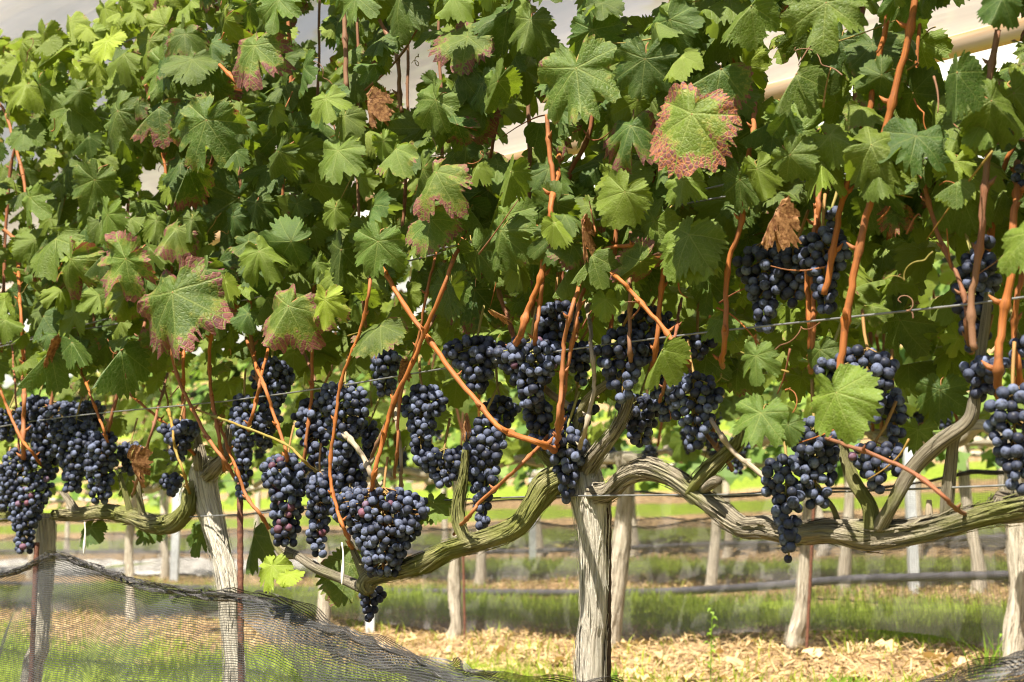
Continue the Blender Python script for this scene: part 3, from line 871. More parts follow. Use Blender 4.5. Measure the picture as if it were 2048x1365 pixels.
# canes
def cane(pts, r, v, mat='cane', key=None, taper=.85):
    mid = pts[len(pts) // 2][0]
    if v < -.025 and pts[0][1] > 240:                  # run on up into the leaves, and down to the wood
        (x0, y0), (x1, y1) = pts[0][:2], pts[1][:2]
        k_ = 95 / max(40, math.hypot(x1 - x0, y1 - y0))
        (xa, ya), (xb, yb) = pts[-2][:2], pts[-1][:2]
        m_ = 45 / max(40, math.hypot(xb - xa, yb - ya))
        pts = [(x0 + (x0 - x1) * k_, y0 + (y0 - y1) * k_, .11)] + list(pts) + ([(xb + (xb - xa) * m_, yb + (yb - ya) * m_, -v * .8)] if yb > 620 else [])
    n = len(pts)
    key = key or vine_of(mid)
    Q = []
    for i, q in enumerate(pts):
        f = i / (n - 1)
        vv = v + (q[2] if len(q) > 2 else 0)
        rr = r * .76
        Q.append(P(q[0], q[1], vv, rr * (taper + (1 - taper) * f)))
    path = smooth_path([(a - BASE[key].x, b_ - BASE[key].y, c - BASE[key].z, d) for a, b_, c, d in Q], 10)
    # swollen nodes
    Ls = np.concatenate([[0], np.cumsum(np.linalg.norm(np.diff(path[:, :3], axis=0), axis=1))])
    step = random.uniform(.055, .085)
    path[:, 3] *= 1 + .55 * np.exp(-(((Ls % step) - step / 2) / .005) ** 2)
    zig = np.floor(Ls / step) % 2 * 2 - 1
    path[:, 0] += zig * .0012
    parts = [tube_data(path, 9, .05, int(abs(mid)))]
    for q in range(int(Ls[-1] / step)):                # a bud at each joint
        i = int(np.argmin(np.abs(Ls - (q + .5) * step)))
        a = random.uniform(0, 6.28); rr = path[i, 3]
        d = Vector((math.cos(a), math.sin(a) - .3, .5)).normalized()
        c = Vector(path[i, :3]) + d * rr * .7
        parts.append(tube_data(np.array([(*(c), rr * .55), (*(c + d * rr * .9), rr * .5), (*(c + d * rr * 2.0 + Vector((0, 0, rr * .6))), rr * .08)]), 6))
    v_, f_, u_, _m = merge(parts)
    return link("cane", mesh("cane", v_, f_, MAT[mat], True, None, u_), VINE[key])

cane([(1835, -160), (1828, 0), (1790, 190), (1755, 330), (1720, 500), (1690, 640), (1680, 770)], .0058, -.14)
cane([(1795, -160), (1778, 0), (1745, 190), (1700, 350), (1670, 470), (1650, 590)], .0050, -.10)
cane([(1640, 380), (1628, 480), (1615, 580), (1622, 690)], .0050, -.05)
cane([(1630, 450), (1626, 560), (1624, 700)], .0042, -.07)
cane([(1500, 300), (1482, 440), (1458, 530), (1447, 690)], .0046, -.11)
cane([(1105, 400), (1092, 480), (1082, 560), (1055, 620), (1040, 672)], .0060, -.13)
cane([(1086, 552), (1078, 610), (1072, 672)], .0042, -.12)
cane([(765, 540), (850, 670), (950, 800), (1000, 855), (1078, 887)], .0054, -.15)
cane([(900, 540), (840, 690), (790, 800), (765, 880), (746, 965)], .0046, -.16)
cane([(862, 550), (835, 680), (803, 790), (793, 910)], .0032, -.11)
cane([(860, 650), (815, 740), (780, 830), (750, 900)], .0040, -.08, 'cane_dark')
cane([(740, 560), (728, 640), (690, 740), (670, 840), (661, 960), (675, 1020), (692, 1065)], .0036, -.18)
cane([(628, 600), (624, 740), (620, 830), (608, 915)], .0042, -.03)
cane([(590, 660), (615, 720), (640, 800)], .0040, .05, 'cane_dark')
cane([(525, 765), (545, 820), (566, 880), (572, 910)], .0042, -.13)
cane([(522, 757), (512, 800), (502, 840)], .0040, -.12)
cane([(505, 560), (500, 660), (518, 760)], .0048, -.06, 'cane_dark')
cane([(335, 660), (352, 740), (375, 800), (410, 865), (450, 925)], .0044, -.12)
cane([(428, 640), (418, 730), (430, 830), (442, 895)], .0045, -.10)
cane([(368, 700), (366, 780), (370, 850)], .0045, -.04)
cane([(48, 785), (48, 840), (47, 900)], .0062, -.12, key='a')
cane([(-10, 760), (15, 815), (38, 870), (64, 905)], .0040, -.13, key='a')
cane([(30, 770), (35, 840), (38, 915)], .0030, -.05, 'cane_dark', key='a')
cane([(285, 660), (262, 730), (235, 790), (220, 850)], .0046, -.08, 'cane_dark')
cane([(160, 650), (140, 720), (108, 780), (95, 850)], .0046, -.06, 'cane_dark', key='a')
cane([(40, 600), (45, 690)], .0045, -.10, key='a')
cane([(140, 610), (110, 700), (105, 770)], .0040, .0, 'cane_dark', key='a')
cane([(175, 775), (195, 825), (210, 870)], .0035, -.10, key='a')
cane([(310, 840), (292, 905), (278, 950)], .0038, -.10, 'cane_dark', key='b')
cane([(315, 835), (345, 860), (372, 890)], .0040, -.06, key='b')
cane([(345, 860), (352, 900), (368, 950)], .0034, -.10, 'cane_green', key='b')
cane([(470, 848), (530, 870), (580, 895), (612, 925)], .0030, -.15, 'cane_green', key='b')
cane([(458, 900), (490, 985), (520, 1030)], .0042, -.08, key='b')
cane([(1225, 548), (1270, 590), (1320, 650), (1356, 700)], .0040, -.13)
cane([(1260, 560), (1258, 640), (1262, 710)], .0040, -.09, 'cane_dark')
cane([(1330, 520), (1322, 600), (1310, 700)], .0046, -.08)
cane([(1150, 600), (1128, 690), (1122, 770), (1117, 850)], .0042, -.16)
cane([(1158, 620), (1140, 700), (1130, 780), (1122, 840)], .0038, -.15)
cane([(1183, 690), (1190, 760), (1178, 820), (1168, 865)], .0042, -.10, 'cane_grey')
cane([(990, 560), (1010, 620), (1030, 690)], .0046, -.02, 'cane_dark')
cane([(1050, 920), (1000, 970), (960, 1005), (935, 1035)], .0036, -.12)
cane([(700, 880), (728, 915), (745, 955)], .0060, -.10, 'cane_grey')
cane([(795, 850), (800, 900), (802, 940)], .0040, -.05, 'cane_grey')
cane([(1840, 340), (1862, 430), (1900, 520), (1925, 590), (1935, 660)], .0036, -.08, 'cane_dark')
cane([(1998, 60), (1972, 220), (1976, 320), (1962, 460), (1945, 590), (1948, 700)], .0052, -.10, 'cane_dark')
cane([(2030, 420), (2022, 540), (2003, 640), (1998, 750)], .0062, -.09, key='d')
cane([(2040, 560), (2030, 660), (2036, 740)], .0045, -.05, key='d')
cane([(1690, 890), (1750, 910), (1830, 950), (1895, 1002)], .0034, -.12, 'cane_dark', key='c')
cane([(1430, 850), (1465, 900), (1510, 940), (1545, 968)], .0046, -.06, 'cane_grey')
cane([(1385, 770), (1400, 850), (1440, 905)], .0040, -.03, 'cane_dark')
cane([(1095, 230), (1100, 300), (1107, 380)], .0050, -.10)
cane([(690, -60), (688, 40), (694, 180)], .0056, -.12, 'cane_dark')
cane([(760, 40), (792, 110), (803, 225)], .0045, -.06, 'cane_dark')
cane([(835, 60), (795, 120), (720, 190)], .0025, -.08, 'cane_dark')
cane([(-40, 420), (20, 470), (55, 500)], .0052, -.12, key='a')
cane([(285, 155), (296, 180), (300, 200)], .0050, -.12, key='b')
cane([(440, 130), (475, 165)], .0050, -.14, key='b')
cane([(1270, 490), (1210, 500), (1165, 545)], .0034, -.12)
cane([(1345, 690), (1330, 760)], .003, -.1, 'cane_dark')
for i in range(30):                                   # shoots rising through the leaves
    if i > 17 and i % 2:
        continue
    px = -150 + i * 80 + random.uniform(-20, 20)
    y0 = 560 + random.uniform(-40, 160) - (px > 1300) * 60
    lean = random.uniform(-40, 75) + (px - 900) * .03
    v = random.uniform(-.03, .16)
    pts = [(px + lean * 1.5 + random.uniform(-15, 15), 190 if px < 330 else -140), (px + lean + random.uniform(-15, 15), 230), (px + lean * .4 + random.uniform(-15, 15), 380), (px, y0)]
    cane(pts, random.uniform(.0038, .0052), v, 'cane_dark' if random.random() < .55 else 'cane')

# bunches: x, y of the top, length, width, distance from the row's plane, share of reddish berries
BUNCH = [
    (58, 895, 200, 92, -.14, .10), (8, 935, 85, 55, -.10, .03), (105, 800, 125, 125, -.08, .0), (152, 835, 145, 82, -.12, .0), (206, 862, 140, 72, -.12, .04),
    (18, 815, 70, 66, -.06, .0), (78, 790, 80, 70, .02, .0), (175, 800, 70, 70, -.02, 0), (262, 880, 70, 50, .0, 0),
    (360, 838, 82, 70, -.14, .0), (345, 945, 50, 42, .02, .0), (490, 785, 205, 56, -.13, .0), (576, 903, 180, 92, -.16, .16), (545, 712, 130, 72, -.04, .0),
    (640, 940, 165, 62, -.15, .03), (690, 760, 165, 86, -.13, .05), (632, 795, 140, 66, -.02, .0), (702, 885, 130, 76, -.10, .0), (740, 838, 90, 46, .02, .06), (530, 820, 80, 60, .04, 0),
    (768, 972, 172, 165, -.20, .05), (845, 768, 155, 78, -.15, .0), (955, 668, 115, 104, -.14, .0), (1062, 672, 140, 112, -.15, .02), (1112, 602, 95, 94, -.09, .0),
    (1078, 795, 105, 66, -.08, .0), (1134, 846, 155, 66, -.075, .0), (966, 825, 222, 66, -.10, .0), (888, 895, 80, 84, -.12, .0), (770, 698, 92, 66, -.06, .0),
    (740, 1166, 80, 46, -.05, .06), (1242, 652, 152, 86, -.13, .02), (1302, 606, 125, 84, -.04, .0), (1388, 742, 155, 84, -.10, .05), (1330, 725, 115, 66, .0, .0),
    (1280, 785, 105, 84, .08, .0), (1395, 665, 60, 56, .04, .0), (1525, 480, 185, 84, -.09, .04), (1585, 490, 125, 76, -.07, .02), (1645, 455, 172, 86, -.14, .0), (1664, 412, 48, 36, -.10, .0),
    (1572, 905, 210, 74, -.16, .0), (1628, 830, 182, 92, -.11, .0), (1735, 690, 155, 98, -.12, .0), (1654, 706, 85, 58, -.12, .0), (1748, 880, 105, 84, -.10, .03), (1786, 770, 175, 46, -.04, .0),
    (1942, 495, 205, 88, -.07, .0), (1960, 708, 92, 82, -.09, .0), (2024, 765, 215, 92, -.20, .0), (2046, 322, 70, 40, -.08, .0), (1965, 468, 40, 40, -.08, .0), (2036, 665, 80, 50, -.08, .0),
    (1160, 680, 90, 60, -.03, 0), (1150, 800, 90, 70, -.02, 0), (960, 880, 90, 70, .05, 0), (1000, 790, 90, 60, .0, 0),
]
by_vine = {}
for q in BUNCH:
    by_vine.setdefault(vine_of(q[0]), []).append(q)
for key, lst in by_vine.items():
    left = 300
    lst.sort(key=lambda q: q[4] - q[2] * q[3] * 4e-6)
    for q in lst:
        left -= row_grape(VINE[key], BASE[key], q[0], q[1], q[2], q[3], q[4] * .55 if q[4] < 0 else q[4], min(left, int(q[2] * q[3] / 330) + 10), q[5])

# leaves of the front row
LEAVES = []
def leaf(px, py, size, tip, v=-.16, red=0.0, yel=0.0, val=.5, kind='flat', tilt=None, jit=.30, turn=0.0, key=None):
    tilt = random.uniform(-.05, .8) if tilt is None else tilt
    p = at(px, py, v)
    L = size / scale_at(p) * .98
    key = key or vine_of(px)
    pool = {'flat': LEAF_FLAT, 'curl': LEAF_CURL, 'fold': LEAF_FOLD, 'dry': LEAF_DRY}[kind]
    me = pool[random.randrange(len(pool))]
    o = link("leaf" if kind != 'dry' else "withered_leaf", me, VINE[key], p - BASE[key], leaf_rot(p, tip, tilt, jit, turn=turn), (L * random.choice((-1, 1)) * random.uniform(.92, 1.08), L, L))
    o.color = (red, yel, val, 1)
    LEAVES.append((px, py, size))
    return o

HERO = [
    # x, y, size, tip, v, red, yel, val (lit or shaded look, put into the colour), kind
    (558, 0, 82, -5, -.20, 0, .05, .7, 'flat'), (510, 92, 104, 0, -.20, .80, .05, .7, 'curl'), (413, 240, 122, -20, -.20, .42, .0, .7, 'flat'), (376, 336, 100, -14, -.17, .72, 0, .4, 'fold'),
    (652, 198, 62, 18, -.20, .0, .28, .9, 'flat'), (676, 302, 82, 0, -.19, .0, .15, .8, 'flat'), (318, 215, 95, -40, -.15, .85, 0, .4, 'fold'), (236, 222, 96, -28, -.18, .1, .05, .6, 'curl'),
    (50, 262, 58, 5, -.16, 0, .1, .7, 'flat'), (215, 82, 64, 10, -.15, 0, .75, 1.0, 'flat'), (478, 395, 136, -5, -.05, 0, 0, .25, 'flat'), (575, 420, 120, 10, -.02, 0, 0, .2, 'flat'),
    (712, -6, 74, 0, -.20, 0, .1, .7, 'flat'), (906, -8, 66, -15, -.20, 0, .3, .8, 'curl'), (936, 74, 98, -60, -.14, .75, .2, .5, 'flat'), (873, 345, 106, -16, -.21, .80, .08, .8, 'curl'),
    (1152, 136, 142, 12, -.21, .40, 0, .7, 'flat'), (872, 200, 80, -50, -.19, .05, .12, .8, 'flat'), (996, 163, 86, -32, -.18, .15, .1, .7, 'fold'), (756, 483, 86, -10, -.19, .0, .12, .8, 'flat'),
    (862, 440, 84, -4, -.18, .62, .1, .6, 'flat'), (792, 298, 74, -22, -.19, .45, .2, .8, 'curl'), (1022, 344, 80, -16, -.18, .1, .12, .8, 'fold'), (1002, 462, 92, -12, -.16, .25, .0, .5, 'curl'),
    (1290, 118, 104, -8, -.18, 0, 0, .55, 'flat'), (1384, 228, 168, -18, -.24, .88, .20, .85, 'flat'), (1262, 252, 110, -16, -.17, .72, 0, .5, 'curl'), (1442, 138, 135, -62, -.19, .72, 0, .5, 'fold'),
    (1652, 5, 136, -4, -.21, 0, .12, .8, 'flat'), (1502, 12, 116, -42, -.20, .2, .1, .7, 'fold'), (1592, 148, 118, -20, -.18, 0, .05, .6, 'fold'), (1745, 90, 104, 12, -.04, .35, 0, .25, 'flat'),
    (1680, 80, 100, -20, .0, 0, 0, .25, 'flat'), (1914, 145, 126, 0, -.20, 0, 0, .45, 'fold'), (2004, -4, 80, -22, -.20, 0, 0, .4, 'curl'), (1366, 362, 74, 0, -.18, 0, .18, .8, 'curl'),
    (1250, 384, 90, -28, -.17, 0, .35, .7, 'flat'), (1742, 290, 124, 72, -.18, 0, .05, .6, 'curl'), (1862, 300, 110, -10, -.10, .1, 0, .3, 'fold'), (2062, 468, 118, -72, -.24, .05, .1, .9, 'flat'),
    (1378, 470, 122, -18, -.16, .05, .12, .75, 'flat'), (1300, 470, 100, -20, -.08, .1, .1, .6, 'flat'), (1512, 712, 76, 8, -.18, 0, 0, .65, 'flat'), (1522, 826, 100, -12, -.18, 0, .08, .75, 'flat'), (1576, 850, 56, 10, -.17, 0, .05, .6, 'flat'),
    (1672, 785, 128, 28, -.23, 0, .22, .85, 'flat'), (1324, 700, 104, -24, -.20, 0, .3, .6, 'fold'), (1836, 860, 66, 0, .02, 0, .1, .8, 'flat'), (1440, 640, 70, -10, -.08, 0, .1, .6, 'curl'), (1640, 700, 66, 0, -.08, 0, .1, .4, 'curl'),
    (345, 584, 160, 16, -.20, .76, 0, .6, 'curl'), (252, 518, 100, -46, -.19, .72, .15, .9, 'flat'), (142, 518, 92, -20, -.18, .72, .15, .8, 'curl'), (112, 478, 100, -30, -.17, .1, .1, .7, 'flat'),
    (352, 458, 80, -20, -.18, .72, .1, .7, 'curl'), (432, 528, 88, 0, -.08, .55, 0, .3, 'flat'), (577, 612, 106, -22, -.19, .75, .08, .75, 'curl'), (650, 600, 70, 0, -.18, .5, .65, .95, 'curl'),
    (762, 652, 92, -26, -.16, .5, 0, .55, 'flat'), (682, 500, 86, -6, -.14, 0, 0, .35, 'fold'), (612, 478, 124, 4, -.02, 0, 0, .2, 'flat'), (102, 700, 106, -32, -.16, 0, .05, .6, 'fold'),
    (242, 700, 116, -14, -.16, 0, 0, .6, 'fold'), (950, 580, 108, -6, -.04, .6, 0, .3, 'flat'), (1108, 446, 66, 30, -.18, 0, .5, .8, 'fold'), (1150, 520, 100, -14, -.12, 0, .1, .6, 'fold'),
    (866, 1008, 66, 0, -.05, 0, .2, .6, 'flat'), (700, 1128, 98, -12, -.04, .4, 0, .4, 'flat'), (545, 1132, 62, 0, -.17, 0, .6, 1.0, 'flat'), (575, 1150, 45, 30, -.17, 0, .6, 1.0, 'flat'),
    (182, 1056, 50, 0, -.02, 0, 0, .4, 'flat'), (402, 1066, 56, -10, .02, 0, 0, .4, 'flat'), (300, 1060, 46, 10, .02, 0, 0, .4, 'flat'), (508, 1070, 92, 4, .02, 0, 0, .35, 'fold'),
    (1185, 60, 90, -8, -.16, 0, .0, .5, 'flat'), (1340, 40, 90, 20, -.16, 0, .05, .6, 'flat'), (1060, 40, 80, -10, -.12, 0, .1, .6, 'curl'), (800, -4, 100, -6, -.14, 0, 0, .45, 'flat'),
    (385, 120, 76, -10, -.16, 0, 0, .5, 'flat'), (330, 130, 90, -25, -.12, .3, .2, .6, 'flat'), (140, 215, 90, 10, -.14, 0, .1, .6, 'flat'), (80, 170, 74, 0, -.15, 0, .15, .8, 'curl'),
    (60, 395, 70, 0, -.16, 0, .2, .8, 'flat'), (190, 360, 84, -20, -.16, .35, .05, .7, 'flat'), (215, 430, 80, -15, -.17, .1, .2, .8, 'flat'), (1230, 540, 80, 30, -.10, 0, .3, .7, 'flat'),
    (1210, 600, 50, 0, -.12, 0, .45, .9, 'flat'), (1480, 360, 86, -10, -.14, 0, .05, .6, 'flat'), (1580, 310, 80, 40, -.17, 0, .1, .7, 'curl'), (1660, 270, 90, 50, -.14, 0, .25, .7, 'curl'),
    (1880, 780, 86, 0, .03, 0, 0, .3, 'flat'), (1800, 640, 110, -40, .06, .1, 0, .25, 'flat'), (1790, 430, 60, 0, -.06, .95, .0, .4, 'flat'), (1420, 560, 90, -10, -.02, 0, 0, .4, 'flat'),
]
for h in HERO:
    k_ = .88 * (.90 if h[0] > 1250 else 1.0)
    leaf(h[0], h[1], h[2] * k_, *h[3:], tilt=.30 if h[2] > 140 else None, jit=.06 if h[2] > 140 else .28)
for (px, py, s, t) in [(735, 200, 60, 10), (1165, 455, 72, 5), (1552, 420, 84, -4), (800, 730, 36, 0), (100, 690, 50, -20), (990, 625, 40, 60), (205, 560, 40, 30), (262, 925, 60, 10), (1150, 640, 40, 0), (930, 840, 44, 0)]:
    o = leaf(px, py, s, t, -.17 if s > 45 else -.12, 0, 0, .6, 'dry')

GAPS = [(805, 160, 30, 38), (1525, 120, 30, 34), (1720, 70, 24, 30), (1950, 75, 95, 55), (1620, 185, 30, 22), (620, 85, 24, 26), (1110, 65, 22, 20), (1270, 30, 24, 20), (300, 335, 14, 16), (1010, 290, 18, 20)]
def in_gap(px, py, m):
    return any(((px - a) / (w + m)) ** 2 + ((py - b_) / (h + m)) ** 2 < 1 for a, b_, w, h in GAPS)
def y_top(px):
    return np.interp(px, [-200, 0, 150, 330, 420, 2300], [120, 78, 22, -25, -220, -240])
def y_bot(px):
    return np.interp(px, [-200, 0, 300, 600, 900, 1200, 1500, 1800, 2300], [760, 740, 690, 610, 580, 560, 500, 470, 470])
BOX = [(q[0] - q[3] * .55, q[1] - 10, q[0] + q[3] * .55, q[1] + q[2]) for q in BUNCH if q[4] < -.05]
def hides_bunch(px, py, sz):
    return any(px + sz * .55 > x0 and px - sz * .55 < x1 and py + sz * .8 > y0 and py - sz * .3 < y1 for x0, y0, x1, y1 in BOX)
MASS = {k_: [] for k_ in VINE}
def mass_leaf(px, py, size, tip, v, red, yel, val, tilt, jit, turn):
    p = at(px, py, v)
    MASS[vine_of(px)].append((p, size / scale_at(p) * .98, leaf_rot(p, tip, tilt, jit, turn=turn), (red, yel, val, 1)))
placed = 0
while placed < 1700:
    px = random.uniform(-260, 2360)
    if random.random() > min(1.0, (2300 / (px + 2000)) ** 2):
        continue
    lo, hi = y_top(px), y_bot(px)
    py = lo + (hi - lo) * random.random()
    front = placed < 740
    v = random.uniform(-.17, -.02) if front else random.uniform(-.03, .24)
    sz = random.uniform(44, 86) * (px + 2000) / 3180 / (1 + .3 * v)
    if in_gap(px, py + sz * .4, sz * .55) or (v < -.02 and hides_bunch(px, py, sz)):
        continue
    if px < 420 and py < lo + 30:
        v = random.uniform(-.05, .12)
    edge = px < 420 and py < lo + 120
    red = random.uniform(.25, .75) if random.random() < .16 else 0.0
    yel = random.uniform(.35, .8) if edge else (random.uniform(.1, .5) if random.random() < .45 else 0.0)  # backlit yellow of the upper edge leaves put into the colour
    tip, val, tilt, turn = random.gauss(-6, 40), random.uniform(.3, .85), random.uniform(-.3, 1.1), random.uniform(-.7, .7)
    if front:
        leaf(px, py, sz, tip, v, red, yel, val, random.choice(('flat', 'curl', 'curl', 'fold')), tilt, .55, turn)
    else:
        mass_leaf(px, py, sz, tip, v, red, yel, val, tilt, .55, turn)
    placed += 1
for i in range(210):                                  # sparse leaves among the fruit
    px = random.uniform(-100, 2150)
    py = y_bot(px) + random.uniform(0, 270)
    v = random.uniform(.03, .24)
    sz = random.uniform(36, 70) * (px + 2000) / 3180
    mass_leaf(px, py, sz, random.gauss(0, 40), v, .5 if random.random() < .2 else 0, random.uniform(.1, .6), random.uniform(.3, .9), random.uniform(.2, 1.2), .45, 0)

for i in range(330):                                  # leaves on the far side of the row
    px = random.uniform(-100, 750) if i % 3 == 0 else random.uniform(200, 2150)
    py = random.uniform(480, 720) if i % 3 == 0 else random.uniform(40, 470)
    v = random.uniform(.10, .26)
    sz = random.uniform(48, 84) * (px + 2000) / 3180
    if in_gap(px, py + sz * .4, sz * .2):
        continue
    mass_leaf(px, py, sz, random.gauss(-6, 40), v, 0, random.uniform(0, .5), random.uniform(.3, .85), random.uniform(-.3, 1.1), .5, random.uniform(-.7, .7))
for i in range(240):                                  # the row runs on beyond the picture
    px = random.uniform(2300, 3500)
    sz = random.uniform(44, 86) * (px + 2000) / 3180
    mass_leaf(px, random.uniform(-500, 440), sz, random.gauss(-6, 40), random.uniform(-.17, .2), .4 if random.random() < .15 else 0, random.uniform(0, .5), random.uniform(.3, .85), random.uniform(-.3, 1.1), .55, random.uniform(-.7, .7))

def build_mass(key):
    """the leaves inside and behind the canopy, past the ones that can be told apart"""
    V, F, UV, MI, RHO, LC, TI, RN = [], [], [], [], [], [], [], []
    src = []
    for me in LEAF_MID:
        co = np.empty(len(me.vertices) * 3, np.float32); me.vertices.foreach_get("co", co)
        rho = np.empty(len(me.vertices), np.float32); me.attributes["rho"].data.foreach_get("value", rho)
        uv = np.empty(len(me.loops) * 2, np.float32); me.uv_layers["vein"].data.foreach_get("uv", uv)
        src.append((co.reshape(-1, 3), rho, uv.reshape(-1, 2), [tuple(p.vertices) for p in me.polygons], [p.material_index for p in me.polygons]))
    n = 0
    for p, L, q, tint in MASS[key]:
        co, rho, uv, fs, mi = src[random.randrange(len(src))]
        R = np.array(q.to_matrix())
        V.append(co @ R.T * L + np.array(p - BASE[key])); RHO.append(rho); LC.append(co); UV.append(uv)
        F += [tuple(i + n for i in f) for f in fs]; MI += mi
        TI.append(np.tile(np.array(tint, np.float32), (len(co), 1))); RN.append(np.full(len(co), random.random(), np.float32))
        n += len(co)
    me = mesh("inner_foliage", np.vstack(V).tolist(), F, [MAT['leaf_joined'], MAT['petiole']], True, MI, np.vstack(UV), "vein")
    lay = me.uv_layers.new(name="UVMap"); lay.data.foreach_set("uv", np.vstack(UV).astype(np.float32).ravel())
    me.attributes.new("rho", 'FLOAT', 'POINT').data.foreach_set("value", np.concatenate(RHO))
    me.attributes.new("leaf_random", 'FLOAT', 'POINT').data.foreach_set("value", np.concatenate(RN))
    me.attributes.new("leaf_position", 'FLOAT_VECTOR', 'POINT').data.foreach_set("vector", np.vstack(LC).ravel())
    me.attributes.new("tint", 'FLOAT_COLOR', 'POINT').data.foreach_set("color", np.vstack(TI).ravel())
    tag(link("inner_foliage", me, VINE[key]), None, kind="stuff")
for key in VINE:
    build_mass(key)

# curling tendrils and dead twiglets among the canes
for i in range(110):
    px = random.uniform(-40, 2080)
    py = random.uniform(60, 880)
    key = vine_of(px)
    v = random.uniform(-.17, -.02)
    p = at(px, py, v) - BASE[key]
    a, b_ = random.uniform(0, 6.28), random.uniform(0, 6.28)
    d = Vector((math.cos(a), random.uniform(-.4, .2), math.sin(a) * .8))
    L = random.uniform(.03, .09)
    pts = []
    if i % 3:                                          # a bent twiglet
        k_ = Vector((random.gauss(0, .3), random.gauss(0, .2), random.gauss(0, .4)))
        for f in (0, .35, .7, 1.0):
            q = p + d * L * f + k_ * L * f * f
            pts.append((*q, .0013 * (1.1 - .6 * f)))
    else:                                              # a coil
        for j in range(14):
            f = j / 13
            r = .008 * f
            q = p + d * L * f + Vector((math.cos(b_ + j * .9) * r, math.sin(j * .9) * r * .5, math.sin(b_ + j * .9) * r))
            pts.append((*q, .0009 * (1.1 - .5 * f)))
    v_, f_, u_ = tube_data(smooth_path(pts, 3), 5)
    link("tendril", mesh("tendril", v_, f_, MAT[random.choice(('cane_dark', 'cane_green', 'cane'))], True, None, u_), VINE[key])

# ------------------------------------------------------------------ rows behind
def stem_path(px, pts, v):
    return [P(x, y, v, r) for x, y, r in pts]

def leaf_cloud(n, x0, x1, z0, z1, y, seed):
    r_ = random.Random(seed)
    src = LEAF_SMALL
    V, F = [], []
    for i in range(n):
        c = Vector((r_.uniform(x0, x1), y + r_.gauss(0, .13), r_.uniform(z0, z1)))
        nn = Vector((r_.gauss(0, .4), -1 + r_.gauss(0, .3), r_.uniform(.2, 1.1))).normalized()
        t = Vector((r_.gauss(0, .4), 0, -1)); t = (t - nn * t.dot(nn)).normalized(); b_ = nn.cross(t)
        s = r_.uniform(.045, .085)
        o = len(V)
        for k in range(9):
            a = k / 9 * 6.283
            q = s * (1.0, .62, .95, .6, .8, .8, .6, .95, .62)[k]
            V.append(c + t * (math.cos(a) * q + s * .3) + b_ * math.sin(a) * q - nn * (q * q * 2.5))
        F.append(tuple(range(o, o + 9)))
    return V, F

BUNCH_SMALL = []
for i in range(6):
    r_ = np.random.default_rng(900 + i)
    L, W = r_.uniform(.09, .14), r_.uniform(.05, .08)
    pts = pack(L, W, .015, r_)
    VV, FF = [], []
    for p in pts:
        o = len(VV); k = .0075 * r_.uniform(.88, 1.08)
        VV += [(p[0] + k * x, p[1] + k * y, p[2] + k * z) for x, y, z in gv2]
        FF += [tuple(a + o for a in f) for f in gf2]
    BUNCH_SMALL.append(mesh("grape_bunch_small", VV, FF, MAT['grape_joined']))

ROW2 = 2.4
def second_row_vine(label, xs_ys, half, n_leaf, n_bunch, seed, group="vines of the second row"):
    r_ = random.Random(seed)
    foot = at(xs_ys[0][0], xs_ys[0][1], ROW2)
    base = Vector((foot.x, ROW2, ground_z(foot.x, ROW2)))
    e = tag(empty("grapevine", base), label, "grapevine", group)
    pts = [P(x, y, ROW2, r * .85) for x, y, r in xs_ys]
    pts[0] = (pts[0][0], pts[0][1], base.z - .02, pts[0][3])
    pts = [(a_, b_, c_, q_ * (r_.uniform(.88, 1.14) if 0 < i_ else 1)) for i_, (a_, b_, c_, q_) in enumerate(pts)]
    peel(tube_obj("trunk", pts, MAT['bark_pale'], e, base, 28, .20, seed, 10), pts, base, MAT['bark_pale'])
    top = Vector(pts[-1][:3])
    zc = EYE.z + .40
    for sgn in (-1, 1):
        arm = [(top.x, ROW2, top.z - .02, .022)]
        for k in range(1, 6):
            arm.append((top.x + sgn * half * k / 5, ROW2 + r_.uniform(-.02, .02), zc + r_.uniform(-.035, .03) - .03 * k / 5, .021 - .002 * k))
        tube_obj("arm", arm, MAT['bark_pale'], e, base, 14, .15, seed + 5, 6)
    for k in range(8):
        x = top.x + r_.uniform(-half, half)
        y = ROW2 + r_.uniform(-.05, .05)
        l = r_.uniform(-.12, .12)
        tube_obj("cane", [(x, y, zc, .0052), (x + l * .5, y + r_.uniform(-.05, .05), zc + .35, .0046), (x + l, y + r_.uniform(-.1, .1), zc + .85, .003)], MAT['cane' if r_.random() < .6 else 'cane_dark'], e, base, 6, 0, seed, 4)
    for k in range(n_leaf):
        z = EYE.z + .40 + 1.02 * r_.random() ** .85
        p = Vector((top.x + r_.uniform(-half, half) * 1.05, ROW2 + r_.gauss(-.03, .13), z))
        nn = Vector((r_.gauss(0, .45), -.9 + r_.gauss(0, .25), r_.uniform(.15, 1.2))).normalized()
        t = Vector((r_.gauss(0, .5), 0, -1)); t = (t - nn * t.dot(nn)).normalized()
        rot = Matrix((t.cross(nn), t, nn)).transposed().to_quaternion()
        s = r_.uniform(.055, .095)
        o = link("leaf", LEAF_SMALL[r_.randrange(8)], e, p - base, rot, s)
        o.color = (r_.uniform(.3, .8) if r_.random() < .15 else 0, r_.uniform(.1, .75), r_.uniform(.5, 1.0), 1)  # yellow and value raised: sunlit brightness put into the colour
    for k in range(n_bunch):
        p = Vector((top.x + r_.uniform(-half, half), ROW2 + r_.uniform(-.14, .02), EYE.z + r_.uniform(.38, .60)))
        o = link("grape_bunch", BUNCH_SMALL[r_.randrange(6)], e, p - base, Quaternion((0, 0, 1), r_.uniform(0, 6.28)), r_.uniform(.8, 1.15))
        o["kind"] = "stuff"
    return e

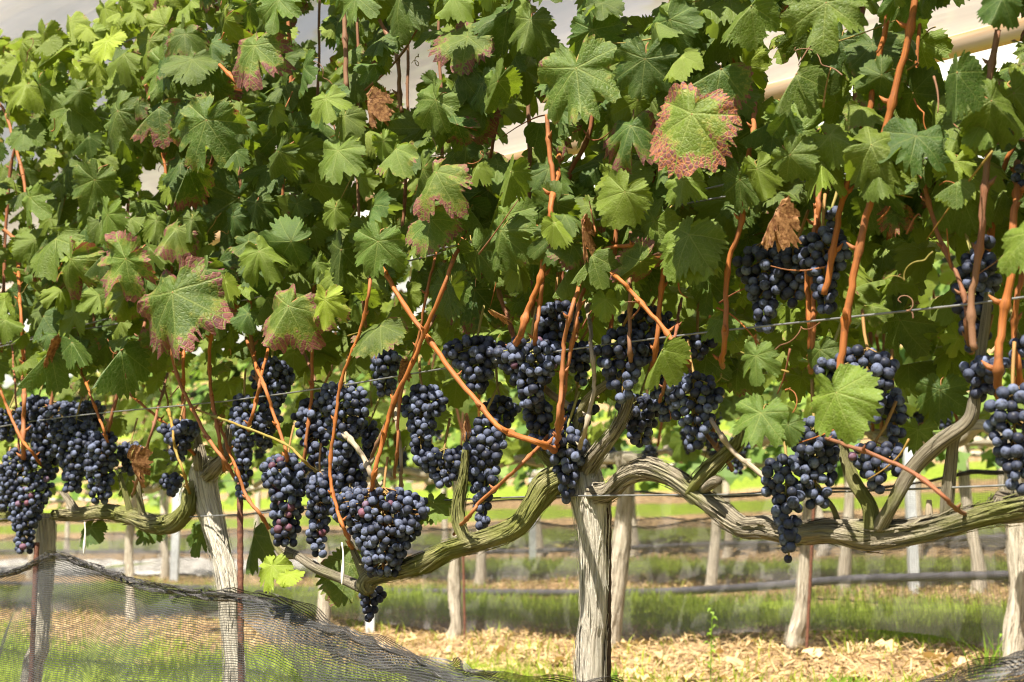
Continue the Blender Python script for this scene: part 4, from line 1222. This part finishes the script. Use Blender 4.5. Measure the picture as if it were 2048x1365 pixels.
S2 = [
    ("vine behind the moss-stemmed front vine, pale stem seen through the black net", [(-70, 1300, .03), (-75, 1150, .024), (-80, 1000, .024), (-75, 950, .024)], 40),
    ("pale far vine stem seen through the net between the two rusty rods", [(262, 1290, .030), (262, 1200, .024), (258, 1090, .024), (270, 1000, .024), (265, 950, .024)], 41),
    ("pale far vine stem showing just behind the big lit grape bunch", [(645, 1290, .032), (648, 1200, .026), (646, 1110, .026), (640, 1020, .026), (645, 940, .026)], 42),
    ("pale vine stem standing alone under the long mossy arm, thin rod beside it", [(902, 1290, .040), (912, 1250, .028), (908, 1170, .026), (914, 1080, .025), (920, 990, .026), (918, 920, .026)], 43),
    ("pale vine stem close behind the stout grooved trunk", [(1215, 1292, .042), (1228, 1230, .032), (1238, 1150, .030), (1245, 1060, .030), (1252, 970, .032), (1245, 905, .036)], 44),
    ("pale leaning vine stem with swollen graft collar standing in the straw", [(1585, 1335, .022), (1584, 1308, .020), (1588, 1292, .036), (1592, 1268, .038), (1602, 1230, .028), (1608, 1150, .026), (1616, 1060, .026), (1622, 960, .027), (1622, 900, .028)], 45),
    ("pale vine stem rising out of the crumpled net beside the tuft of grass", [(2018, 1330, .045), (2032, 1260, .032), (2038, 1180, .028), (2034, 1100, .027), (2030, 1000, .027), (2030, 900, .028)], 46),
    ("far vine past the crumpled net, leaves only in view above it", [(2420, 1330, .04), (2425, 1150, .03), (2430, 900, .03)], 47),
]
for lab, pts, sd in S2:
    second_row_vine(lab, pts, .46, 165, 7, sd)

def third_row_vine(label, px, y, seed, n=170, group="vines of the third row"):
    r_ = random.Random(seed)
    f = at(px, 1180, y)
    base = Vector((f.x, y, ground_z(f.x, y)))
    e = tag(empty("grapevine", base), label, "grapevine", group)
    l = r_.uniform(-.06, .06)
    tube_obj("trunk", [(base.x - .02, y, base.z - .03, .045), (base.x, y, base.z + .10, .032), (base.x + l, y, base.z + .4, .026), (base.x + l * 1.4, y, base.z + .72, .028)], MAT['bark_pale'], e, base, 12, .12, seed, 5)
    V, F = leaf_cloud(n, -.55, .55, .62, 1.75, 0, seed)
    o = link("foliage", mesh("far_foliage", V, F, MAT['far_leaf'], False), e)
    o["kind"] = "stuff"
    tube_obj("arm", [(base.x - .5, y, base.z + .66, .018), (base.x, y, base.z + .70, .024), (base.x + .5, y, base.z + .66, .018)], MAT['bark_pale'], e, base, 10, .12, seed, 4)
px_list = [-120, 60, 330, 560, 770, 962, 1190, 1425, 1690, 1960, 2240]
for i, px in enumerate(px_list):
    third_row_vine({962: "far dim stem between the lone pale stem and the stout grooved trunk", 1425: "far dim stem beyond the low dip of the long front arm", 1690: "far dim stem between the collared stem and a galvanised post"}.get(px, "far vine of the third row, dim pale stem beyond the black pipe"), px, 4.8, 70 + i)
for i in range(14):
    third_row_vine("small distant vine of the fourth row behind hazy netting", -250 + i * 190, 7.2, 90 + i, 130, "vines of the fourth row")

# ------------------------------------------------------------------ posts, rods, wires, pipes
def post(px, ytop, ybase, v, label, half=.018):
    a, b_ = at(px, ytop, v), at(px, ybase, v)
    z0 = ground_z(b_.x, v) - .05
    h = a.z - z0
    w = half
    prof = [(-w, -w), (w, -w), (w, w), (w * .72, w), (w * .72, -w * .72), (-w * .72, -w * .72), (-w * .72, w), (-w, w)]
    V = [(x, y, 0) for x, y in prof] + [(x, y, h) for x, y in prof]
    n = len(prof)
    F = [(i, (i + 1) % n, n + (i + 1) % n, n + i) for i in range(n)] + [(0, 1, 4, 5), (1, 2, 3, 4), (0, 5, 6, 7)][0:0]
    F += [tuple(range(n))[::-1], tuple(range(n, 2 * n))]
    o = link("metal_post", mesh("metal_post", V, F, MAT['zinc'], False), None, (b_.x, v, z0))
    o.rotation_euler = (0, 0, YAW)
    tag(o, label, "post", "galvanised posts")
post(1828, 860, 1180, 4.6, "galvanised post standing behind the bare upright spur of the long arm", .021)
post(1065, 930, 1110, 6.6, "galvanised post below the hanging bunch at the stout trunk's head", .026)
post(740, 1010, 1275, 2.55, "galvanised post whose foot shows under the small shrivelled bunch", .018)
post(348, 960, 1180, 4.6, "galvanised post under the short mossy arm, seen above the sagging net", .028)

def rod(px0, y0, px1, y1, v, r, mat, label, v1=None):
    a, b_ = at(px0, y0, v), at(px1, y1, v)
    d = (b_ - a).normalized()
    zg = ground_z(b_.x, v) - .05
    if b_.z > zg:
        b_ = a + d * ((zg - a.z) / d.z)
    n = 60
    path = np.array([(a.x + (b_.x - a.x) * i / n - a.x, (b_.y - a.y) * i / n, (b_.z - a.z) * i / n, r * (1.0 + (.12 if i % 2 else -.06))) for i in range(n + 1)])
    v_, f_, u_ = tube_data(path, 8)
    tag(link("rod", mesh("rod", v_, f_, MAT[mat], True, None, u_), None, a), label, "rod", "steel rods beside the vines")
rod(480, 965, 482, 1365, -.06, .0052, 'rust', "rusty ribbed rod beside the pale curved stem")
rod(74, 1085, 62, 1365, -.06, .0055, 'rust', "rusty ribbed rod beside the slender mossy stem")
rod(1214, 985, 1213, 1340, .05, .0065, 'dark_rod', "dark ribbed rod standing against the back of the stout trunk")
rod(926, 1090, 930, 1282, 2.36, .0050, 'rust', "thin brown rod beside the lone pale stem under the mossy arm")
rod(1630, 960, 1612, 1325, 2.36, .0050, 'rust', "thin brown rod against the leaning stem with the swollen collar")
rod(1240, 1100, 1232, 1300, 2.46, .0050, 'rust', "thin brown rod behind the stout grooved trunk")

def wire(px, py, v, label, x0=-9, x1=4.5, r=.0014, sag=.012, mat='wire'):
    p = at(px, py, v)
    pts = [(x, v + random.uniform(-.003, .003), p.z - sag * math.sin((x - p.x) * 2.2) ** 2, r) for x in np.linspace(x0, x1, 40)]
    v_, f_, u_ = tube_data(smooth_path(pts, 2), 6)
    tag(link("trellis_wire", mesh("trellis_wire", v_, f_, MAT[mat], True, None, u_)), label, "wire", "trellis wires")
wire(930, 998, -.03, "steel wire along the arms, passing just over the mossy arm")
wire(1160, 695, -.085, "steel wire crossing in front of the round grape bunches")
wire(1020, 475, -.05, "steel wire running through the leaves above the crossing canes")
wire(1900, 262, -.04, "steel wire high in the leaves under the white film edge")
wire(110, 143, -.02, "dark steel wire across the open notch beside the topmost leaves")
wire(1250, 905, 2.38, "far steel wire along the second row's pale arms", r=.0018)

def pipe(pts, r, label, mat='pipe'):
    v_, f_, u_ = tube_data(smooth_path([(*p, r) for p in pts], 5), 14)
    tag(link("irrigation_pipe", mesh("irrigation_pipe", v_, f_, MAT[mat], True, None, u_)), label, "pipe", "pipes along the rows")
def pipe_row(v, keys, r, label):
    pts = []
    for px, py in keys:
        p = at(px, py, v)
        pts.append((p.x, p.y, max(p.z, ground_z(p.x, v) + r * .8)))
    pipe(pts, r, label)
pipe_row(4.15, [(-300, 1160), (100, 1172), (560, 1180), (900, 1186), (1250, 1186), (1480, 1176), (1690, 1160), (1880, 1154), (2048, 1150), (2300, 1140)], .0195, "thick black pipe running along the ground behind the second row")
pipe_row(6.7, [(-200, 1100), (400, 1105), (900, 1105), (1150, 1100), (1400, 1090), (1800, 1080), (2200, 1070)], .017, "thinner black pipe seen farther off through the netting")

# ------------------------------------------------------------------ nets
def sheet(name, rows, mat, label, cat, group, edge_r=0.0, thick=None):
    """rows: list of polylines (same number of points) from top to bottom"""
    A = np.array(rows, float)
    nr, nc = A.shape[:2]
    L = np.concatenate([[0], np.cumsum(np.linalg.norm(np.diff(A[0], axis=0), axis=1))])
    H = np.zeros((nr, nc))
    for i in range(1, nr):
        H[i] = H[i - 1] + np.linalg.norm(A[i] - A[i - 1], axis=1)
    V = [tuple(A[i, j]) for i in range(nr) for j in range(nc)]
    F, U = [], []
    for i in range(nr - 1):
        for j in range(nc - 1):
            F.append((i * nc + j, i * nc + j + 1, (i + 1) * nc + j + 1, (i + 1) * nc + j))
            U += [(L[j], H[i, j]), (L[j + 1], H[i, j + 1]), (L[j + 1], H[i + 1, j + 1]), (L[j], H[i + 1, j])]
    e = tag(empty(name, (0, 0, 0)), label, cat, group)
    link("mesh_cloth", mesh("mesh_cloth", V, F, MAT[mat], True, None, U), e)
    if edge_r:
        path = np.array([(*A[0, j], edge_r * (1 + .35 * math.sin(j * 1.7) * math.sin(j * .61))) for j in range(nc)])
        v_, f_, u_ = tube_data(path, 8, .2, 3)
        link("edge_cord", mesh("edge_cord", v_, f_, MAT['rope'], True, None, u_), e)
    return e

def polyline(pts, n):
    Q = smooth_path(pts, 12)
    t = np.linspace(0, len(Q) - 1, n)
    return np.array([[np.interp(a, np.arange(len(Q)), Q[:, k]) for k in range(Q.shape[1])] for a in t])

def crumple(e, top, width, v, seed):
    r_ = np.random.default_rng(seed)
    ph = r_.uniform(0, 6.28, 8)
    N = polyline([tuple(q) for q in top], 420)
    nf = 26
    V, U, F = [], [], []
    for i in range(nf):
        f = i / (nf - 1)
        for px, py in N:
            p = at(px, py, v)
            w = width(px)
            a = f * 13 + 2.2 * math.sin(p.x * 11 + ph[0]) + 1.2 * math.sin(p.x * 29 + ph[1])
            y = p.y + w * .30 * math.sin(a) + .004 * math.sin(p.x * 90 + f * 17 + ph[2])
            z = p.z + .006 - w * f * (1 + .22 * math.sin(p.x * 15 + ph[3])) + w * .16 * math.cos(a * .9 + ph[4]) + .0035 * math.sin(p.x * 71 + f * 23 + ph[5])
            V.append((p.x + .01 * math.sin(f * 9 + p.x * 20), y, z))
            U.append((p.x * 1.4, f * w * 3.2))
    n = len(N)
    uv = []
    for i in range(nf - 1):
        for j in range(n - 1):
            q = (i * n + j, i * n + j + 1, (i + 1) * n + j + 1, (i + 1) * n + j)
            F.append(q); uv += [U[a] for a in q]
    return link("bunched_edge", mesh("bunched_edge", V, F, MAT['net_bundle'], True, None, uv), e)

def front_net():
    top = polyline([(-220, 1215), (-60, 1172), (40, 1140), (110, 1112), (190, 1140), (300, 1170), (400, 1186), (480, 1190), (560, 1200), (640, 1240), (720, 1268), (800, 1300), (900, 1332), (1000, 1356), (1110, 1372), (1230, 1376)], 150)
    rows = []
    nr = 40
    for i in range(nr):
        f = i / (nr - 1)
        line = []
        for j, (px, py) in enumerate(top):
            p = at(px, py, -.115)
            zb = ground_z(p.x, -.12) + .01
            z = p.z + (zb - p.z) * f
            u = p.x * 5.0
            y = -.115 - .05 * f + .018 * math.sin(u * 3.1 + 2 * math.sin(f * 5)) * min(1, f * 5) + .012 * math.sin(u * 7.7 + f * 8) * min(1, f * 4)
            x = p.x + .025 * math.sin(f * 6 + p.x * 4) * f
            z += .010 * math.sin(p.x * 23 + f * 9) * min(1, f * 6) * (1 - f)
            line.append((x, y, z))
        rows.append(line)
    e = sheet("bird_net", rows, 'net', "sagging black bird net hung across the front of the row", "net", "black nets", 0)
    # bunched upper edge: a crumpled ribbon of folded net, thicker towards the stout trunk, and a few twisted strands
    crumple(e, top, lambda px: float(np.interp(px, [-200, 110, 400, 560, 680, 900, 1230], [.008, .010, .016, .026, .058, .055, .045])), -.125, 3)
    # a second loose fold hanging off the roll
    rows2 = []
    sub = top[70:]
    for i in range(12):
        f = i / 11
        line = []
        for px, py in sub:
            p = at(px, py, -.14)
            drop = np.interp(px, [480, 620, 760, 900, 1100, 1230], [.03, .09, .075, .05, .03, .02])
            line.append((p.x + .02 * f, p.y - .02 * f + .012 * math.sin(p.x * 29 + f * 3) * f, p.z - .006 - drop * f * (1 + .25 * math.sin(p.x * 17))))
        rows2.append(line)
    A = np.array(rows2); nr_, nc_ = A.shape[:2]
    Vv = [tuple(A[i, j]) for i in range(nr_) for j in range(nc_)]
    Ff, Uu = [], []
    for i in range(nr_ - 1):
        for j in range(nc_ - 1):
            q = (i * nc_ + j, i * nc_ + j + 1, (i + 1) * nc_ + j + 1, (i + 1) * nc_ + j)
            Ff.append(q); Uu += [(A[a // nc_, a % nc_][0] * 1.4, A[a // nc_, a % nc_][2]) for a in q]
    link("loose_fold", mesh("loose_fold", Vv, Ff, MAT['net'], True, None, Uu), e)
front_net()

def net_heap():
    """the gathered net in the corner beside the last pale stem"""
    top = polyline([(1770, 1400), (1850, 1366), (1930, 1338), (2000, 1315), (2080, 1300), (2200, 1290), (2330, 1290)], 60)
    rows = []
    for i in range(26):
        f = i / 25
        line = []
        for px, py in top:
            p = at(px, py, -.10)
            zb = ground_z(p.x, -.12) + .01
            z = p.z + (zb - p.z) * f
            y = -.10 - .05 * f + .022 * math.sin(p.x * 26 + 2 * math.sin(f * 7)) * min(1, f * 5) + .012 * math.sin(p.x * 57 + f * 11)
            line.append((p.x + .02 * math.sin(f * 9 + p.x * 14), y, z + .006 * math.sin(p.x * 41 + f * 9)))
        rows.append(line)
    e = sheet("bird_net", rows, 'net_bundle', "crumpled brown-black net heap in the straw by the last pale stem", "net", "black nets", 0)
    crumple(e, top, lambda px: .05, -.115, 9)
net_heap()

def far_net(v, wtop, label, seed, sagf=.05, mat='net_far'):
    r_ = random.Random(seed)
    ph = r_.uniform(0, 6)
    xs = np.linspace(-15, 6, 130)
    rows = []
    for i in range(14):
        f = i / 13
        line = []
        for x in xs:
            zb = ground_z(x, v) + .015 + .05 * max(0, math.sin(x * 2.3 + ph)) ** 2
            zt = EYE.z + wtop - sagf * abs(math.sin(x * 2.0 + ph)) + .01 * math.sin(x * 9)
            y = v + .03 * math.sin(x * 4 + f * 3) * f + .015 * math.sin(x * 11 + f * 5)
            line.append((x, y, zt + (zb - zt) * f))
        rows.append(line)
    sheet("bird_net", rows, mat, label, "net", "black nets", .0055)
far_net(2.62, .27, "fine net hung just behind the second row's pale stems", 1, .035)
far_net(5.0, .26, "fine net hung along the third row beyond the pipe", 2, .05)
far_net(7.5, .36, "faint net hung along the fourth row far up the slope", 3, .05)

# ------------------------------------------------------------------ plastic rain covers
def cover(name, prof, x0, x1, mat, label, roll, roll_mat, seed):
    """prof: list of (y, z) across the row; sheet with wrinkles along X; roll: list of (index, radius) edges"""
    Q = polyline(prof, 16)
    xs = np.linspace(x0, x1, 110)
    V, F, U = [], [], []
    for i, (y, z) in enumerate(Q):
        for x in xs:
            s = math.sin(math.pi * i / (len(Q) - 1))
            V.append((x, y, z - .03 * s * abs(math.sin(x * 1.6 + seed)) + .008 * math.sin(x * 13 + i) * s))
    nx = len(xs)
    for i in range(len(Q) - 1):
        for j in range(nx - 1):
            q = (i * nx + j, i * nx + j + 1, (i + 1) * nx + j + 1, (i + 1) * nx + j)
            F.append(q)
            U += [(V[a][0], (a // nx) * .06) for a in q]
    e = tag(empty(name, (0, 0, 0)), label, "plastic cover", "plastic rain covers over the rows")
    link("film", mesh("film", V, F, MAT[mat], True, None, U), e)
    for idx, r, m in roll:
        y, z = Q[idx]
        path = np.array([(x, y, z, r * (1 + .05 * math.sin(x * 7))) for x in xs])
        v_, f_, u_ = tube_data(path, 14)
        link("edge_roll", mesh("edge_roll", v_, f_, MAT[m], True, None, u_), e)
    return e
eb = at(1950, 82, .80)
cover("rain_cover", [(.10, EYE.z + 1.72), (.22, EYE.z + 1.70), (.40, EYE.z + 1.48), (.62, EYE.z + 1.14), (.80, eb.z)], -11, 4, 'film', "beige see-through plastic film over the front row with rust-stained lower edge", [(15, .022, 'rust_pipe')], None, 1)
fb = at(1950, 140, 1.75)
rb = at(1950, 98, 2.40)
cover("rain_cover", [(1.75, fb.z), (2.05, fb.z + (rb.z - fb.z) * .62), (2.40, rb.z), (2.75, rb.z - .10), (3.10, fb.z - .05)], -13, 5, 'film_white', "bright white plastic film over the second row", [(0, .016, 'film_white')], None, 4)

# ------------------------------------------------------------------ small things
def tuft(px, py, v, n, h, label, name="grass_tuft", lean=.35, w=.004, cat="grass tuft"):
    p = at(px, py, v)
    base = Vector((p.x, v, ground_z(p.x, v)))
    V, F = [], []
    for i in range(n):
        q = Vector((random.gauss(0, .02), random.gauss(0, .02), 0))
        blade(q, V, F, h * random.uniform(.5, 1.05), w * random.uniform(.6, 1.2), random.uniform(.05, lean))
    tag(link(name, mesh(name, V, F, MAT['weed'], False), None, base), label, cat, "weeds in the straw")
tuft(1985, 1300, 2.15, 26, .16, "spiky tuft of grass before the last pale stem", lean=.7)
tuft(1960, 1310, 2.1, 16, .11, "low side tuft of grass next to the spiky tuft", lean=.8)
tuft(1215, 1355, 1.6, 30, .12, "grass tuft at the foot of the stout trunk's sunlit side", lean=.6)
tuft(1690, 1340, 2.0, 26, .07, "short broad-leaved weed clump in the straw between collared stem and spiky tuft", lean=1.0, w=.006)
tuft(1520, 1355, 1.7, 24, .06, "short green weed clump in the straw before the collared stem", lean=1.0)
def weed(px, py, v, h, label):
    p = at(px, py, v)
    base = Vector((p.x, v, ground_z(p.x, v)))
    e = tag(empty("weed", base), label, "weed", "weeds in the straw")
    tube_obj("stem", [(base.x, base.y, base.z - .01, .0022), (base.x + .005, base.y, base.z + h * .5, .0018), (base.x + .012, base.y, base.z + h, .001)], MAT['weed'], e, base, 5)
    for i in range(16):
        f = .15 + .85 * i / 15
        a = i * 2.4
        L = .035 * (1.2 - f * .6)
        V = [(0, -.004, 0), (L * .5, -.006, .012), (L, 0, .010 - .01 * (i % 2)), (L * .5, .006, .012)]
        link("leaf", mesh("weed_leaf", V, [(0, 1, 2, 3)], MAT['weed'], False), e, (.012 * f, 0, h * f), Quaternion((0, 0, 1), a))
weed(1420, 1335, 1.95, .21, "upright leafy weed rising out of the straw")
weed(2000, 1290, 2.5, .10, "small leafy weed behind the spiky tuft")

FALLEN = []
for i in range(5):
    r_ = np.random.default_rng(40 + i)
    V = [(0, 0, .008)]
    n = 11
    for k in range(n):
        a = k / n * 6.283
        q = .03 * (1 + .35 * math.sin(a * 2.5 + i)) * r_.uniform(.7, 1.1)
        V.append((q * math.cos(a), q * math.sin(a), r_.uniform(-.002, .016)))
    FALLEN.append(mesh("fallen_leaf", V, [(0, 1 + k, 1 + (k + 1) % n) for k in range(n)], MAT['fallen']))
placed = 0
while placed < 70:
    x, y = random.uniform(-5, 3), random.uniform(1.5, 2.9)
    p = Vector((x, y, ground_z(x, y) + .012))
    q = project(p)
    if q is None or not (620 < q[0] < 2060 and 1270 < q[1] < 1375) or row_dist(y) > .62:
        continue
    o = link("fallen_leaf", FALLEN[placed % 5], None, p, Quaternion((random.uniform(.6, 1), random.uniform(-.3, .3), random.uniform(-.3, .3), random.uniform(-1, 1))).normalized(), random.uniform(.6, 1.25))
    tag(o, "dry curled leaf lying on the straw under the second row", "leaf", "fallen leaves on the straw")
    placed += 1

# pale ties hanging from the front wires
def tie(px, py, v, label):
    p = at(px, py, v)
    a = [(0, 0, .03, .0012), (.004, 0, .012, .0012), (.004, 0, -.005, .0022), (.003, 0, -.020, .0028), (.002, 0, -.034, .001)]
    v_, f_, u_ = tube_data(smooth_path(a, 5), 8, .1, 2)
    tag(link("plant_tie", mesh("plant_tie", v_, f_, MAT['tie'], True, None, u_), None, p), label, "tie", "pale ties on the wires")
tie(168, 1075, -.05, "pale tag hanging under the mossy arm by a dark leaf")
tie(683, 1125, -.14, "pale tie under the big lit grape bunch")
